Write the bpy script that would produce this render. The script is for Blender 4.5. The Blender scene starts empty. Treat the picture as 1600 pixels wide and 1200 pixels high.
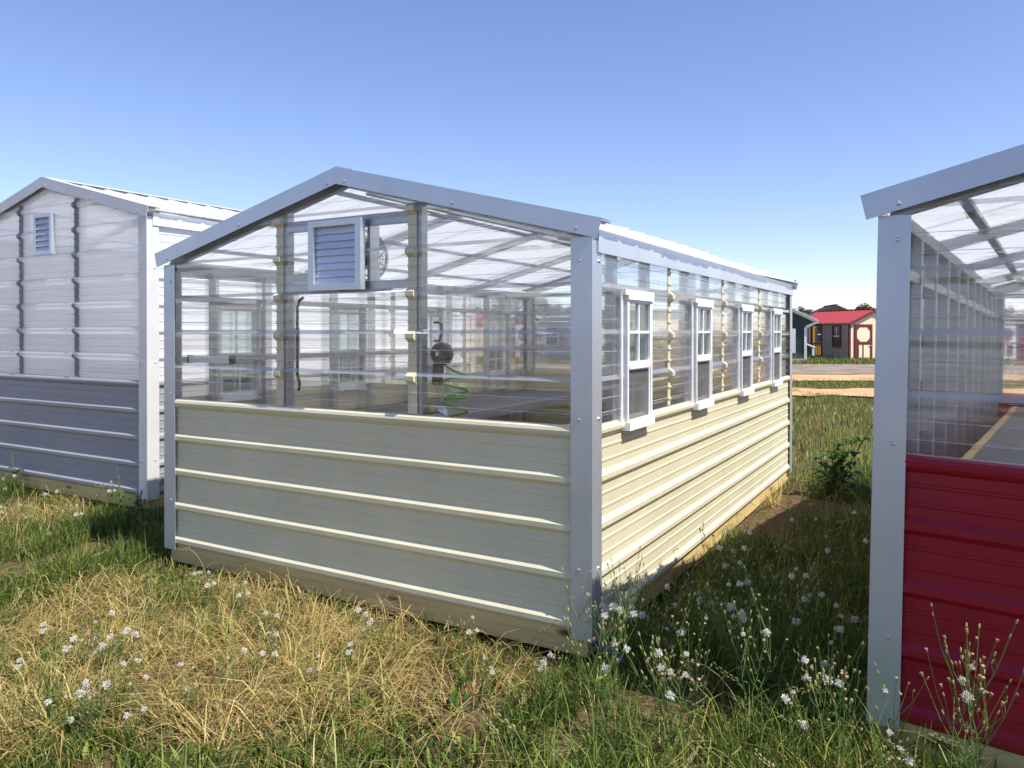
import bpy, bmesh, math, random
import numpy as np
from mathutils import Vector, Matrix

R = math.radians
random.seed(7)
rng = np.random.default_rng(11)
scene = bpy.context.scene
col = scene.collection

# ------------------------------------------------------------------ camera, sky, sun, exposure
GZ = 0.18                      # height of the greenhouse datum (lowest rib) above the ground
CAM = Vector((1.5015, -3.2202, 1.3952 + GZ))
cd = bpy.data.cameras.new('camera')
cam = bpy.data.objects.new('camera', cd); col.objects.link(cam)
cam.location = CAM
cam.rotation_euler = (R(90 - 0.27), 0, R(29.358))
cd.sensor_width = 36; cd.lens = 1174.29 / 1600 * 36
cd.shift_x = -31.8 / 1600; cd.shift_y = -76.4 / 1600
cd.clip_start = 0.05; cd.clip_end = 3000
scene.camera = cam

SUN = Vector((0.70, -0.062, 1.0)).normalized()
w = bpy.data.worlds.new('World'); scene.world = w; w.use_nodes = True
nt = w.node_tree
bg = nt.nodes['Background']
sky = nt.nodes.new('ShaderNodeTexSky'); sky.sky_type = 'NISHITA'; sky.sun_disc = False
sky.sun_elevation = math.asin(SUN.z); sky.sun_rotation = math.atan2(SUN.x, SUN.y)
sky.altitude = 200; sky.air_density = 1.0; sky.dust_density = 0.05; sky.ozone_density = 4.0
hs = nt.nodes.new('ShaderNodeHueSaturation'); hs.inputs['Saturation'].default_value = 1.0
tint = nt.nodes.new('ShaderNodeMix'); tint.data_type = 'RGBA'; tint.blend_type = 'MULTIPLY'; tint.inputs['Factor'].default_value = 1; tint.inputs['B'].default_value = (1.05, 0.945, 1.06, 1)
nt.links.new(sky.outputs[0], hs.inputs['Color']); nt.links.new(hs.outputs[0], tint.inputs['A']); nt.links.new(tint.outputs['Result'], bg.inputs[0]); bg.inputs[1].default_value = 0.125
sd = bpy.data.lights.new('sun', 'SUN'); sd.energy = 5.0; sd.angle = R(0.53); sd.color = (1.0, 0.95, 0.87)
so = bpy.data.objects.new('sun', sd); col.objects.link(so)
so.rotation_euler = SUN.to_track_quat('Z', 'Y').to_euler(); so.location = (10, 2, 15)
vs = scene.view_settings
vs.view_transform = 'Standard'; vs.look = 'None'; vs.exposure = 0.58; vs.gamma = 1; vs.use_curve_mapping = False
scene.cycles.transparent_max_bounces = 32
scene.cycles.max_bounces = 12

# ------------------------------------------------------------------ materials
def mat(name):
    m = bpy.data.materials.new(name); m.use_nodes = True
    n = m.node_tree.nodes; n.clear()
    out = n.new('ShaderNodeOutputMaterial')
    return m, n, m.node_tree.links, out
def noise(n, l, vec, scale, detail=3, rough=0.5, mapscale=None):
    t = n.new('ShaderNodeTexNoise'); t.inputs['Scale'].default_value = scale
    t.inputs['Detail'].default_value = detail; t.inputs['Roughness'].default_value = rough
    if mapscale:
        mp = n.new('ShaderNodeMapping'); mp.inputs['Scale'].default_value = mapscale
        l.new(vec, mp.inputs[0]); vec = mp.outputs[0]
    l.new(vec, t.inputs['Vector']); return t
def ramp(n, l, fac, stops):
    r = n.new('ShaderNodeValToRGB'); e = r.color_ramp.elements
    while len(e) < len(stops): e.new(0.5)
    for k, (p, c) in zip(e, stops): k.position = p; k.color = (*c, 1) if len(c) == 3 else c
    l.new(fac, r.inputs[0]); return r
def sheetmetal(name, base, rough=0.38, metallic=0.0, var=0.06, bump=0.02, spec=0.5):
    m, n, l, out = mat(name)
    p = n.new('ShaderNodeBsdfPrincipled'); tc = n.new('ShaderNodeTexCoord')
    t = noise(n, l, tc.outputs['Object'], 2.3, 5, 0.6)
    lo = tuple(c * (1 - var) for c in base); hi = tuple(min(1, c * (1 + var)) for c in base)
    r = ramp(n, l, t.outputs[0], [(0.3, lo), (0.7, hi)])
    l.new(r.outputs[0], p.inputs['Base Color'])
    p.inputs['Metallic'].default_value = metallic; p.inputs['Specular IOR Level'].default_value = spec
    t2 = noise(n, l, tc.outputs['Object'], 7, 4, 0.6)
    mr = n.new('ShaderNodeMapRange'); mr.inputs[3].default_value = rough * 0.8; mr.inputs[4].default_value = rough * 1.25
    l.new(t2.outputs[0], mr.inputs[0]); l.new(mr.outputs[0], p.inputs['Roughness'])
    b = n.new('ShaderNodeBump'); b.inputs['Strength'].default_value = bump; b.inputs['Distance'].default_value = 0.2
    t3 = noise(n, l, tc.outputs['Object'], 3.5, 2, 0.4)
    l.new(t3.outputs[0], b.inputs['Height']); l.new(b.outputs[0], p.inputs['Normal'])
    l.new(p.outputs[0], out.inputs[0]); return m
def plain(name, base, rough=0.5, metallic=0.0, spec=0.5):
    m, n, l, out = mat(name); p = n.new('ShaderNodeBsdfPrincipled')
    tc = n.new('ShaderNodeTexCoord'); t = noise(n, l, tc.outputs['Object'], 14, 4, 0.6)
    r = ramp(n, l, t.outputs[0], [(0.25, tuple(c * 0.85 for c in base)), (0.75, tuple(min(1, c * 1.1) for c in base))])
    l.new(r.outputs[0], p.inputs['Base Color']); p.inputs['Roughness'].default_value = rough
    p.inputs['Metallic'].default_value = metallic; p.inputs['Specular IOR Level'].default_value = spec
    l.new(p.outputs[0], out.inputs[0]); return m
def two_sided_fresnel(n, l, ior):
    g = n.new('ShaderNodeNewGeometry'); mr = n.new('ShaderNodeMapRange')
    mr.inputs[3].default_value = ior; mr.inputs[4].default_value = 1/ior; l.new(g.outputs['Backfacing'], mr.inputs[0])
    fr = n.new('ShaderNodeFresnel'); l.new(mr.outputs[0], fr.inputs[0]); return fr
def clearpoly(name, streak=(0.35, 0.35, 22), haze=0.006):
    """clear corrugated polycarbonate: mostly see-through, streaky, glossy"""
    m, n, l, out = mat(name); tc = n.new('ShaderNodeTexCoord')
    t = noise(n, l, tc.outputs['Object'], 2.0, 4, 0.65, streak)
    b = n.new('ShaderNodeBump'); b.inputs['Strength'].default_value = 1.0; b.inputs['Distance'].default_value = 0.005
    l.new(t.outputs[0], b.inputs['Height'])
    tr = n.new('ShaderNodeBsdfTransparent'); tr.inputs[0].default_value = (0.985, 0.99, 0.99, 1)
    rf = n.new('ShaderNodeBsdfRefraction'); rf.inputs['IOR'].default_value = 1.035; rf.inputs['Roughness'].default_value = 0.0
    rf.inputs['Color'].default_value = (0.97, 0.98, 0.985, 1); l.new(b.outputs[0], rf.inputs['Normal'])
    m1 = n.new('ShaderNodeMixShader'); m1.inputs[0].default_value = 0.38
    l.new(tr.outputs[0], m1.inputs[1]); l.new(rf.outputs[0], m1.inputs[2])
    df = n.new('ShaderNodeBsdfDiffuse'); df.inputs[0].default_value = (0.8, 0.82, 0.84, 1)
    tl = n.new('ShaderNodeBsdfTranslucent'); tl.inputs[0].default_value = (0.8, 0.82, 0.84, 1)
    md = n.new('ShaderNodeMixShader'); md.inputs[0].default_value = 0.5
    l.new(df.outputs[0], md.inputs[1]); l.new(tl.outputs[0], md.inputs[2])
    t2 = noise(n, l, tc.outputs['Object'], 2.0, 6, 0.7, (0.35, 0.35, 34))
    mr = n.new('ShaderNodeMapRange'); mr.inputs[1].default_value = 0.42; mr.inputs[2].default_value = 0.75
    mr.inputs[3].default_value = haze * 0.3; mr.inputs[4].default_value = haze * 4
    l.new(t2.outputs[0], mr.inputs[0])
    g = n.new('ShaderNodeNewGeometry'); sx = n.new('ShaderNodeSeparateXYZ'); l.new(g.outputs['Normal'], sx.inputs[0])
    sg = n.new('ShaderNodeMapRange'); sg.inputs[3].default_value = 1; sg.inputs[4].default_value = -1; l.new(g.outputs['Backfacing'], sg.inputs[0])
    nz = n.new('ShaderNodeMath'); nz.operation = 'MULTIPLY'; l.new(sx.outputs['Z'], nz.inputs[0]); l.new(sg.outputs[0], nz.inputs[1])
    rib_sheen = n.new('ShaderNodeMapRange'); rib_sheen.inputs[1].default_value = 0.25; rib_sheen.inputs[2].default_value = 0.6; rib_sheen.inputs[3].default_value = 0; rib_sheen.inputs[4].default_value = 0.42  # painted sheen: whitish mix on up-facing rib slopes stands in for sky reflections
    l.new(nz.outputs[0], rib_sheen.inputs[0])
    ad = n.new('ShaderNodeMath'); ad.operation = 'ADD'; ad.use_clamp = True; l.new(mr.outputs[0], ad.inputs[0]); l.new(rib_sheen.outputs[0], ad.inputs[1])
    m2 = n.new('ShaderNodeMixShader'); l.new(ad.outputs[0], m2.inputs[0])
    l.new(m1.outputs[0], m2.inputs[1]); l.new(md.outputs[0], m2.inputs[2])
    gl = n.new('ShaderNodeBsdfGlossy'); gl.inputs['Roughness'].default_value = 0.045
    b2 = n.new('ShaderNodeBump'); b2.inputs['Strength'].default_value = 0.07; b2.inputs['Distance'].default_value = 0.02
    l.new(t.outputs[0], b2.inputs['Height']); l.new(b2.outputs[0], gl.inputs['Normal'])
    fr = two_sided_fresnel(n, l, 1.585)
    ma = n.new('ShaderNodeMath'); ma.operation = 'MULTIPLY'; ma.inputs[1].default_value = 1.8; ma.use_clamp = True
    l.new(fr.outputs[0], ma.inputs[0])
    m3 = n.new('ShaderNodeMixShader'); l.new(ma.outputs[0], m3.inputs[0])
    l.new(m2.outputs[0], m3.inputs[1]); l.new(gl.outputs[0], m3.inputs[2])
    l.new(m3.outputs[0], out.inputs[0]); return m
def whitepoly(name, trans=0.5, colr=(0.86, 0.87, 0.87), clear=0.0, streak=None):
    m, n, l, out = mat(name); tc = n.new('ShaderNodeTexCoord')
    p = n.new('ShaderNodeBsdfPrincipled'); p.inputs['Base Color'].default_value = (*colr, 1)
    p.inputs['Roughness'].default_value = 0.3
    tl = n.new('ShaderNodeBsdfTranslucent'); tl.inputs[0].default_value = (*colr, 1)
    mx = n.new('ShaderNodeMixShader'); mx.inputs[0].default_value = trans
    l.new(p.outputs[0], mx.inputs[1]); l.new(tl.outputs[0], mx.inputs[2])
    last = mx
    if clear:
        t = noise(n, l, tc.outputs['Object'], 1.6, 5, 0.6, streak or (0.5, 0.5, 22))
        mr = n.new('ShaderNodeMapRange'); mr.inputs[1].default_value = 0.35; mr.inputs[2].default_value = 0.7
        mr.inputs[3].default_value = clear * 0.4; mr.inputs[4].default_value = clear * 1.3
        l.new(t.outputs[0], mr.inputs[0])
        tr = n.new('ShaderNodeBsdfTransparent'); m2 = n.new('ShaderNodeMixShader'); l.new(mr.outputs[0], m2.inputs[0])
        l.new(mx.outputs[0], m2.inputs[1]); l.new(tr.outputs[0], m2.inputs[2]); last = m2
    l.new(last.outputs[0], out.inputs[0]); return m
def glass(name, tint=(0.8, 0.86, 0.86), k=1.0):
    m, n, l, out = mat(name)
    tr = n.new('ShaderNodeBsdfTransparent'); tr.inputs[0].default_value = (*tint, 1)
    gl = n.new('ShaderNodeBsdfGlossy'); gl.inputs['Roughness'].default_value = 0.02
    fr = two_sided_fresnel(n, l, 1.5)
    ma = n.new('ShaderNodeMath'); ma.operation = 'MULTIPLY'; ma.inputs[1].default_value = k; ma.use_clamp = True
    mx = n.new('ShaderNodeMixShader'); l.new(fr.outputs[0], ma.inputs[0]); l.new(ma.outputs[0], mx.inputs[0])
    l.new(tr.outputs[0], mx.inputs[1]); l.new(gl.outputs[0], mx.inputs[2]); l.new(mx.outputs[0], out.inputs[0]); return m
def screenmat(name):
    m, n, l, out = mat(name)
    tr = n.new('ShaderNodeBsdfTransparent'); df = n.new('ShaderNodeBsdfDiffuse'); df.inputs[0].default_value = (0.16, 0.155, 0.15, 1)
    mx = n.new('ShaderNodeMixShader'); mx.inputs[0].default_value = 0.4
    l.new(tr.outputs[0], mx.inputs[1]); l.new(df.outputs[0], mx.inputs[2]); l.new(mx.outputs[0], out.inputs[0]); return m
def wood(name, base=(0.58, 0.44, 0.19), dark=(0.40, 0.28, 0.11), knots=True, axis='x'):
    m, n, l, out = mat(name); p = n.new('ShaderNodeBsdfPrincipled'); tc = n.new('ShaderNodeTexCoord')
    sc = (0.5, 14, 14) if axis == 'x' else (14, 0.5, 14)
    t = noise(n, l, tc.outputs['Object'], 2.2, 6, 0.65, sc)
    r = ramp(n, l, t.outputs[0], [(0.3, dark), (0.5, base), (0.75, tuple(c * 1.2 for c in base))])
    last = r.outputs[0]
    if knots:
        mp = n.new('ShaderNodeMapping'); mp.inputs['Scale'].default_value = (1.7, 1.7, 5) if axis == 'x' else (1.7, 1.7, 5)
        l.new(tc.outputs['Object'], mp.inputs[0])
        v = n.new('ShaderNodeTexVoronoi'); v.inputs['Scale'].default_value = 1.3; l.new(mp.outputs[0], v.inputs['Vector'])
        kr = ramp(n, l, v.outputs['Distance'], [(0.08, (1, 1, 1)), (0.17, (0, 0, 0))])
        mx = n.new('ShaderNodeMix'); mx.data_type = 'RGBA'; l.new(kr.outputs[0], mx.inputs['Factor'])
        l.new(last, mx.inputs['A']); mx.inputs['B'].default_value = (0.11, 0.055, 0.02, 1); last = mx.outputs['Result']
    l.new(last, p.inputs['Base Color']); p.inputs['Roughness'].default_value = 0.75
    b = n.new('ShaderNodeBump'); b.inputs['Strength'].default_value = 0.3; b.inputs['Distance'].default_value = 0.01
    l.new(t.outputs[0], b.inputs['Height']); l.new(b.outputs[0], p.inputs['Normal'])
    l.new(p.outputs[0], out.inputs[0]); return m
def vcol(name, trans=0.35, rough=0.6):
    m, n, l, out = mat(name); a = n.new('ShaderNodeAttribute'); a.attribute_name = 'Col'
    p = n.new('ShaderNodeBsdfPrincipled'); p.inputs['Roughness'].default_value = rough; p.inputs['Specular IOR Level'].default_value = 0.25
    tl = n.new('ShaderNodeBsdfTranslucent'); mx = n.new('ShaderNodeMixShader'); mx.inputs[0].default_value = trans
    l.new(a.outputs['Color'], p.inputs['Base Color']); l.new(a.outputs['Color'], tl.inputs[0])
    l.new(p.outputs[0], mx.inputs[1]); l.new(tl.outputs[0], mx.inputs[2]); l.new(mx.outputs[0], out.inputs[0]); return m
def leafmat(name, base, trans=0.3, rough=0.55):
    m, n, l, out = mat(name); tc = n.new('ShaderNodeTexCoord'); t = noise(n, l, tc.outputs['Object'], 9, 3, 0.6)
    r = ramp(n, l, t.outputs[0], [(0.3, tuple(c * 0.65 for c in base)), (0.7, tuple(c * 1.3 for c in base))])
    p = n.new('ShaderNodeBsdfPrincipled'); p.inputs['Roughness'].default_value = rough; p.inputs['Specular IOR Level'].default_value = 0.3
    tl = n.new('ShaderNodeBsdfTranslucent'); mx = n.new('ShaderNodeMixShader'); mx.inputs[0].default_value = trans
    l.new(r.outputs[0], p.inputs['Base Color']); l.new(r.outputs[0], tl.inputs[0])
    l.new(p.outputs[0], mx.inputs[1]); l.new(tl.outputs[0], mx.inputs[2]); l.new(mx.outputs[0], out.inputs[0]); return m

M = {}
M['cream'] = sheetmetal('cream_steel', (0.61, 0.565, 0.385), 0.4)
M['trim'] = sheetmetal('galvalume_trim', (0.52, 0.565, 0.60), 0.36, 0.6, 0.05, 0.02)
M['graytrim'] = sheetmetal('pale_gray_trim', (0.62, 0.61, 0.60), 0.4, 0.1)
M['gray'] = sheetmetal('gray_steel', (0.30, 0.305, 0.315), 0.36)
M['darkgray'] = sheetmetal('dark_gray_strip', (0.17, 0.18, 0.20), 0.4)
M['red'] = sheetmetal('red_steel', (0.27, 0.006, 0.02), 0.32, spec=0.35)
M['white'] = sheetmetal('white_steel', (0.80, 0.80, 0.79), 0.36)
M['galv'] = sheetmetal('galvanised_tube', (0.42, 0.43, 0.44), 0.42, 0.6, 0.18, 0.03)
M['alu'] = sheetmetal('mill_aluminium', (0.60, 0.62, 0.65), 0.34, 0.5, 0.08, 0.02)
M['vinyl'] = plain('white_vinyl', (0.82, 0.82, 0.81), 0.35)
M['clear'] = clearpoly('clear_polycarbonate')
M['roofpoly'] = whitepoly('white_roof_polycarbonate', 0.55, (0.88, 0.88, 0.87))
M['frost'] = whitepoly('frosted_polycarbonate', 0.72, (0.92, 0.93, 0.95), 0.18)
M['sidepoly'] = whitepoly('white_side_polycarbonate', 0.42, (0.9, 0.9, 0.9))
M['glass'] = glass('window_glass')
M['screen'] = screenmat('insect_screen')
M['wood'] = wood('treated_pine')
M['woody'] = wood('treated_pine_long', axis='y')
M['ply'] = wood('floor_plywood', (0.30, 0.25, 0.17), (0.2, 0.16, 0.1), False, 'y')
M['bench'] = plain('gray_bench_mesh', (0.17, 0.17, 0.17), 0.7)
M['benchlight'] = plain('expanded_metal_mesh', (0.30, 0.295, 0.265), 0.6)
M['black'] = plain('black_plastic', (0.018, 0.018, 0.02), 0.4)
M['hose'] = plain('green_hose', (0.10, 0.36, 0.03), 0.35)
M['brass'] = plain('brass', (0.45, 0.33, 0.16), 0.35, 0.9)
M['steel'] = plain('zinc_screw', (0.6, 0.6, 0.62), 0.3, 0.8)
M['blue'] = plain('blue_strap', (0.01, 0.05, 0.45), 0.5)

# ------------------------------------------------------------------ mesh helpers
class MB:
    def __init__(s): s.v = []; s.f = []; s.smooth = False
    def add(s, vs, fs):
        o = len(s.v); s.v += [tuple(p) for p in vs]; s.f += [tuple(i + o for i in f) for f in fs]; return s
    def box(s, x0, x1, y0, y1, z0, z1):
        return s.add([(x0,y0,z0),(x1,y0,z0),(x1,y1,z0),(x0,y1,z0),(x0,y0,z1),(x1,y0,z1),(x1,y1,z1),(x0,y1,z1)],
                     [(0,3,2,1),(4,5,6,7),(0,1,5,4),(1,2,6,5),(2,3,7,6),(3,0,4,7)])
    def prism(s, poly, axis, a, b):
        """poly: 2-D outline; extruded along axis from a to b"""
        n = len(poly)
        def P(p, t): return {'x': (t, p[0], p[1]), 'y': (p[0], t, p[1]), 'z': (p[0], p[1], t)}[axis]
        return s.add([P(p, a) for p in poly] + [P(p, b) for p in poly],
                     [tuple(range(n))[::-1], tuple(range(n, 2*n))] + [(i, (i+1) % n, n + (i+1) % n, n + i) for i in range(n)])
    def bar(s, p, q, w, h=None, up=(0, 0, 1)):
        p, q = Vector(p), Vector(q); d = (q - p).normalized(); up = Vector(up)
        if abs(d.dot(up)) > 0.98: up = Vector((0, 1, 0))
        a = d.cross(up).normalized() * w / 2; b = a.cross(d).normalized() * (h or w) / 2
        vs = [e + i * a + j * b for e in (p, q) for i, j in ((-1,-1),(1,-1),(1,1),(-1,1))]
        return s.add(vs, [(0,1,2,3),(7,6,5,4),(0,4,5,1),(1,5,6,2),(2,6,7,3),(3,7,4,0)])
    def tube(s, pts, r, n=6, cap=True):
        pts = [Vector(p) for p in pts]; rs = r if isinstance(r, (list, tuple)) else [r] * len(pts)
        o = len(s.v); prev = None
        for i, p in enumerate(pts):
            d = (pts[min(i+1, len(pts)-1)] - pts[max(i-1, 0)]).normalized()
            a = (prev - d * prev.dot(d)) if prev else d.orthogonal()
            a.normalize(); prev = a; b = d.cross(a)
            for k in range(n):
                t = 2 * math.pi * k / n; s.v.append(tuple(p + (a * math.cos(t) + b * math.sin(t)) * rs[i]))
        for i in range(len(pts) - 1):
            for k in range(n):
                a0 = o + i*n + k; a1 = o + i*n + (k+1) % n
                s.f.append((a0, a1, a1 + n, a0 + n))
        if cap:
            s.f.append(tuple(o + k for k in range(n))[::-1]); s.f.append(tuple(o + (len(pts)-1)*n + k for k in range(n)))
        return s
    def build(s, name, m, parent=None, smooth=False):
        me = bpy.data.meshes.new(name); me.from_pydata(s.v, [], s.f); me.update()
        if smooth: me.polygons.foreach_set('use_smooth', [True] * len(me.polygons))
        if m: me.materials.append(M[m] if isinstance(m, str) else m)
        o = bpy.data.objects.new(name, me); col.objects.link(o)
        if parent: o.parent = parent
        return o
def empty(name, loc=(0,0,0), rot=(0,0,0)):
    o = bpy.data.objects.new(name, None); o.empty_display_size = 0.2; col.objects.link(o)
    o.location = loc; o.rotation_euler = rot; return o
def tag(o, label=None, cat=None, group=None, kind=None):
    if label: o['label'] = label
    if cat: o['category'] = cat
    if group: o['group'] = group
    if kind: o['kind'] = kind
    return o
def copy_tree(o, parent=None):
    c = o.copy(); col.objects.link(c); c.parent = parent
    for ch in list(o.children): copy_tree(ch, c)
    return c

P = 0.2286
PROF = [(-0.034, 0), (-0.012, 1), (0.012, 1), (0.034, 0), (0.070, 0), (0.074, .2), (0.083, .2), (0.087, 0),
        (0.139, 0), (0.143, .2), (0.152, .2), (0.156, 0)]
def profile(v0, v1, rib=0.019, phase=0.0, extra=()):
    pts = []
    k0 = math.floor((v0 - phase) / P) - 1; k1 = math.ceil((v1 - phase) / P) + 1
    for k in range(k0, k1 + 1):
        for a, h in PROF: pts.append((phase + k * P + a, h * rib))
    pts.sort()
    def W(v):
        for (a, ha), (b, hb) in zip(pts, pts[1:]):
            if a <= v <= b: return ha + (hb - ha) * (v - a) / (b - a + 1e-9)
        return 0
    vs = sorted({round(v, 5) for v in [v0, v1, *extra, *[p[0] for p in pts]] if v0 - 1e-6 <= v <= v1 + 1e-6})
    return [(v, W(v)) for v in vs]
def sheet(name, m, parent, O, U, V, N, v0, v1, ulo, uhi, rib=0.019, phase=0.0, extra=(), solid=False, ofs=0.0):
    O, U, V, N = map(Vector, (O, U, V, N))
    fl = ulo if callable(ulo) else (lambda v: ulo); fh = uhi if callable(uhi) else (lambda v: uhi)
    mb = MB(); rows = []
    for v, h in profile(v0, v1, rib, phase, extra):
        a, b = fl(v), fh(v)
        if b - a < 1e-4: b = a
        rows.append((O + U*a + V*v + N*(h+ofs), O + U*b + V*v + N*(h+ofs), O + U*a + V*v - N*0.002, O + U*b + V*v - N*0.002))
    flip = U.cross(V).dot(N) < 0
    def q(i): return i[::-1] if flip else i
    vsx, fs = [], []
    for r in rows: vsx += list(r)
    for i in range(len(rows) - 1):
        a = 4*i; b = 4*(i+1)
        fs.append(q((a, a+1, b+1, b)))
        if solid: fs.append(q((a+2, a, b, b+2))); fs.append(q((a+1, a+3, b+3, b+1)))
    mb.add(vsx, fs); return mb.build(name, m, parent)
def screws(name, parent, pts, N, r=0.006, m='steel'):
    N = Vector(N); mb = MB()
    for p in pts:
        p = Vector(p); mb.tube([p, p + N*0.004, p + N*0.007], [r*1.25, r*1.2, r*0.6], 6)
    o = mb.build(name, m, parent); o['kind'] = 'stuff'; return o

# ------------------------------------------------------------------ a ribbed-steel building shell
SL = 0.25
class Shell:
    """local frame: x0..x1 along the front, y 0..L away from the front, z = 0 at the lowest rib"""
    def __init__(s, name, label, loc, rot, x0, x1, L, eave, low, up, trim, side_up='clear', roof='roofpoly', batten='cream', sill=0.925):
        s.root = empty(name, loc, rot); tag(s.root, label, 'greenhouse')
        s.x0, s.x1, s.L, s.eave = x0, x1, L, eave
        s.xr = (x0 + x1) / 2; s.zr = eave + SL * (x1 - x0) / 2
        s.low, s.up, s.trim, s.side_up, s.roof, s.batten, s.sill = low, up, trim, side_up, roof, batten, sill
    def roofz(s, x): return s.zr - SL * abs(x - s.xr)
    def gable(s, name, m, y, N, a, b, v0, v1=None, ofs=0.0):
        top = s.zr if v1 is None else v1
        ex = [s.roofz(a), s.roofz(b)]
        return sheet(name, m, s.root, (0, y, 0), (1,0,0), (0,0,1), N, v0, top - 0.002,
                     lambda v: max(a, s.xr - (s.zr - v)/SL), lambda v: min(b, s.xr + (s.zr - v)/SL), extra=ex, ofs=ofs)
    def base(s, skids=True):
        r = s.root; x0, x1, L = s.x0, s.x1, s.L
        MB().box(x0+.012, x1-.012, .004, .042, -.148, -.006).build('rim_board', 'wood', r)
        MB().box(x0+.012, x1-.012, L-.042, L-.004, -.148, -.006).build('rim_board', 'wood', r)
        MB().box(x1-.050, x1-.010, .044, L-.044, -.148, -.006).build('rim_board', 'woody', r)
        MB().box(x0+.010, x0+.050, .044, L-.044, -.148, -.006).build('rim_board', 'woody', r)
        for x in (x0+.35, s.xr, x1-.35):
            MB().box(x-.045, x+.045, .12, L-.12, -GZ-.04, -.149).build('skid', 'woody', r)
        MB().box(x0+.05, x1-.05, .05, L-.05, -.04, -.012).build('floor', 'ply' if s.low != 'gray' else 'graytrim', r)
    def posts(s, back=True):
        r = s.root; x0, x1, L = s.x0, s.x1, s.L; zt = s.eave - .015
        def L_(cx, cy, sx, sy, name='corner_post'):
            o = .024; wd = .088; t = .003
            poly = [(cx+sx*o, cy+sy*o), (cx-sx*wd, cy+sy*o), (cx-sx*wd, cy+sy*(o-t)), (cx+sx*(o-t), cy+sy*(o-t)),
                    (cx+sx*(o-t), cy-sy*wd), (cx+sx*o, cy-sy*wd)]
            MB().prism(poly, 'z', -.062, zt).build(name, s.trim, r)
        L_(x1, 0, 1, -1); L_(x0, 0, -1, -1); L_(x1, L, 1, 1); L_(x0, L, -1, 1)
        zs = [.27, .98, 1.73] if s.eave < 2 else [.27, 1.1, 1.9]
        screws('screws', r, [(x + dx, -.024, z) for x, dx in ((x1, -.045), (x0, .045)) for z in zs], (0,-1,0), .007)
        screws('screws', r, [(x1 + .024, .05, z) for z in zs], (1,0,0), .007)
    def roofing(s, oh=.085, front=.03):
        r = s.root; L = s.L; half = (s.x1 - s.x0)/2 + oh
        cs = 1/math.hypot(1, SL); sn = SL*cs
        top = s.zr + .055
        for sx in (1, -1):
            U = Vector((sx*cs, 0, -sn)); N = Vector((sx*sn, 0, cs)); y = -front + .005; k = 0
            while y < L + front:
                y1 = min(y + .914, L + front - .004)
                ln = half / cs - .012 + (0.014 if k % 2 else 0) + random.uniform(-.004, .004)
                sheet('roof_panel', s.roof, r, Vector((s.xr, 0, top)) + N*(.002 + .004*(k % 2)), U, (0,1,0), N, y, y1 + .03*(y1 < L), 0.01, ln, phase=.05)
                y += .914; k += 1
        # rake trims: face plus a lip lying on the roof
        for (ya, yb, yl, nm) in ((-.052, -.047, .07, 'f'), (L+.047, L+.052, L-.07, 'b')):
            for sx in (1, -1):
                e = half - .002
                p0 = Vector((s.xr, 0, top + .030)); U = Vector((sx*cs, 0, -sn)); D = Vector((-sx*sn, 0, -cs))
                p1 = p0 + U * (e / cs)
                a = p0; b = p1; c = p1 + D*.094; d = Vector((s.xr, 0, p0.z - .094/cs))
                mb = MB(); quad = [(v.x, v.z) for v in (a, b, c, d)]
                mb.prism(quad if sx < 0 else quad[::-1], 'y', ya, yb)
                lip = [(v.x, v.z) for v in (a, b, b + D*.003, a - Vector((0, 0, .003)))]
                y0_, y1_ = (yb, yl) if nm == 'f' else (yl, ya)
                mb.prism(lip, 'y', y0_, y1_)
                t = mb.build('rake_trim', s.trim, r)
                if nm == 'f':
                    pts = [p0 + U*(q*e/cs) + D*.07 + Vector((0, ya, 0)) for q in (.05, .5, .93)]
                    screws('screws', r, pts, (0,-1,0), .008)
        # ridge cap
        w_ = .12; z = top + .034
        poly = [(s.xr - w_, z - SL*w_), (s.xr, z), (s.xr + w_, z - SL*w_), (s.xr + w_, z - SL*w_ - .004), (s.xr, z - .004), (s.xr - w_, z - SL*w_ - .004)]
        MB().prism(poly, 'y', -.046, L + .046).build('ridge_cap', s.trim, r)
        for sx, xw in ((1, s.x1), (-1, s.x0)):
            a, b = sorted((xw + sx*.026, xw + sx*.034))
            MB().box(a, b, .03, L + .02, s.eave - .085, s.eave + .022).build('eave_trim', 'white' if s.trim != 'trim' else 'alu', r)
    def low_panels(s):
        r = s.root; x0, x1, L, m = s.x0, s.x1, s.L, s.low
        top = 4*P - .03
        sheet('lower_panel', m, r, (0,-.002,0), (1,0,0), (0,0,1), (0,-1,0), -.034, top, x0+.004, x1-.004)
        sheet('lower_panel', m, r, (0,L+.002,0), (1,0,0), (0,0,1), (0,1,0), -.034, top, x0+.004, x1-.004)
        sheet('lower_panel', m, r, (x1+.002,0,0), (0,1,0), (0,0,1), (1,0,0), -.034, top, .004, L-.004)
        sheet('lower_panel', m, r, (x0-.002,0,0), (0,1,0), (0,0,1), (-1,0,0), -.034, top, .004, L-.004)
        # rolled sill lip on top of the steel
        lip = [(0, top-.004), (.013, top+.008), (.021, top+.020), (.0225, top+.036), (.017, top+.052), (0, top+.060), (-.01, top+.060), (-.01, top-.004)]
        MB().prism([(-a-.002, b) for a, b in lip][::-1], 'x', x0+.085, x1-.085).build('sill_trim', m, r)
        MB().prism([(L+a+.002, b) for a, b in lip], 'x', x0+.085, x1-.085).build('sill_trim', m, r)
        MB().prism([(x1+a+.002, b) for a, b in lip], 'y', .085, L-.085).build('sill_trim', m, r)
        MB().prism([(x0-a-.002, b) for a, b in lip][::-1], 'y', .085, L-.085).build('sill_trim', m, r)
        s.sillz = top + .060
        xs = [x0 + (x1-x0)*q for q in (.04, .345, .665)]
        screws('screws', r, [(x, -.003, (k+.68)*P) for x in xs for k in range(4)], (0,-1,0), .005, m)
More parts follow.
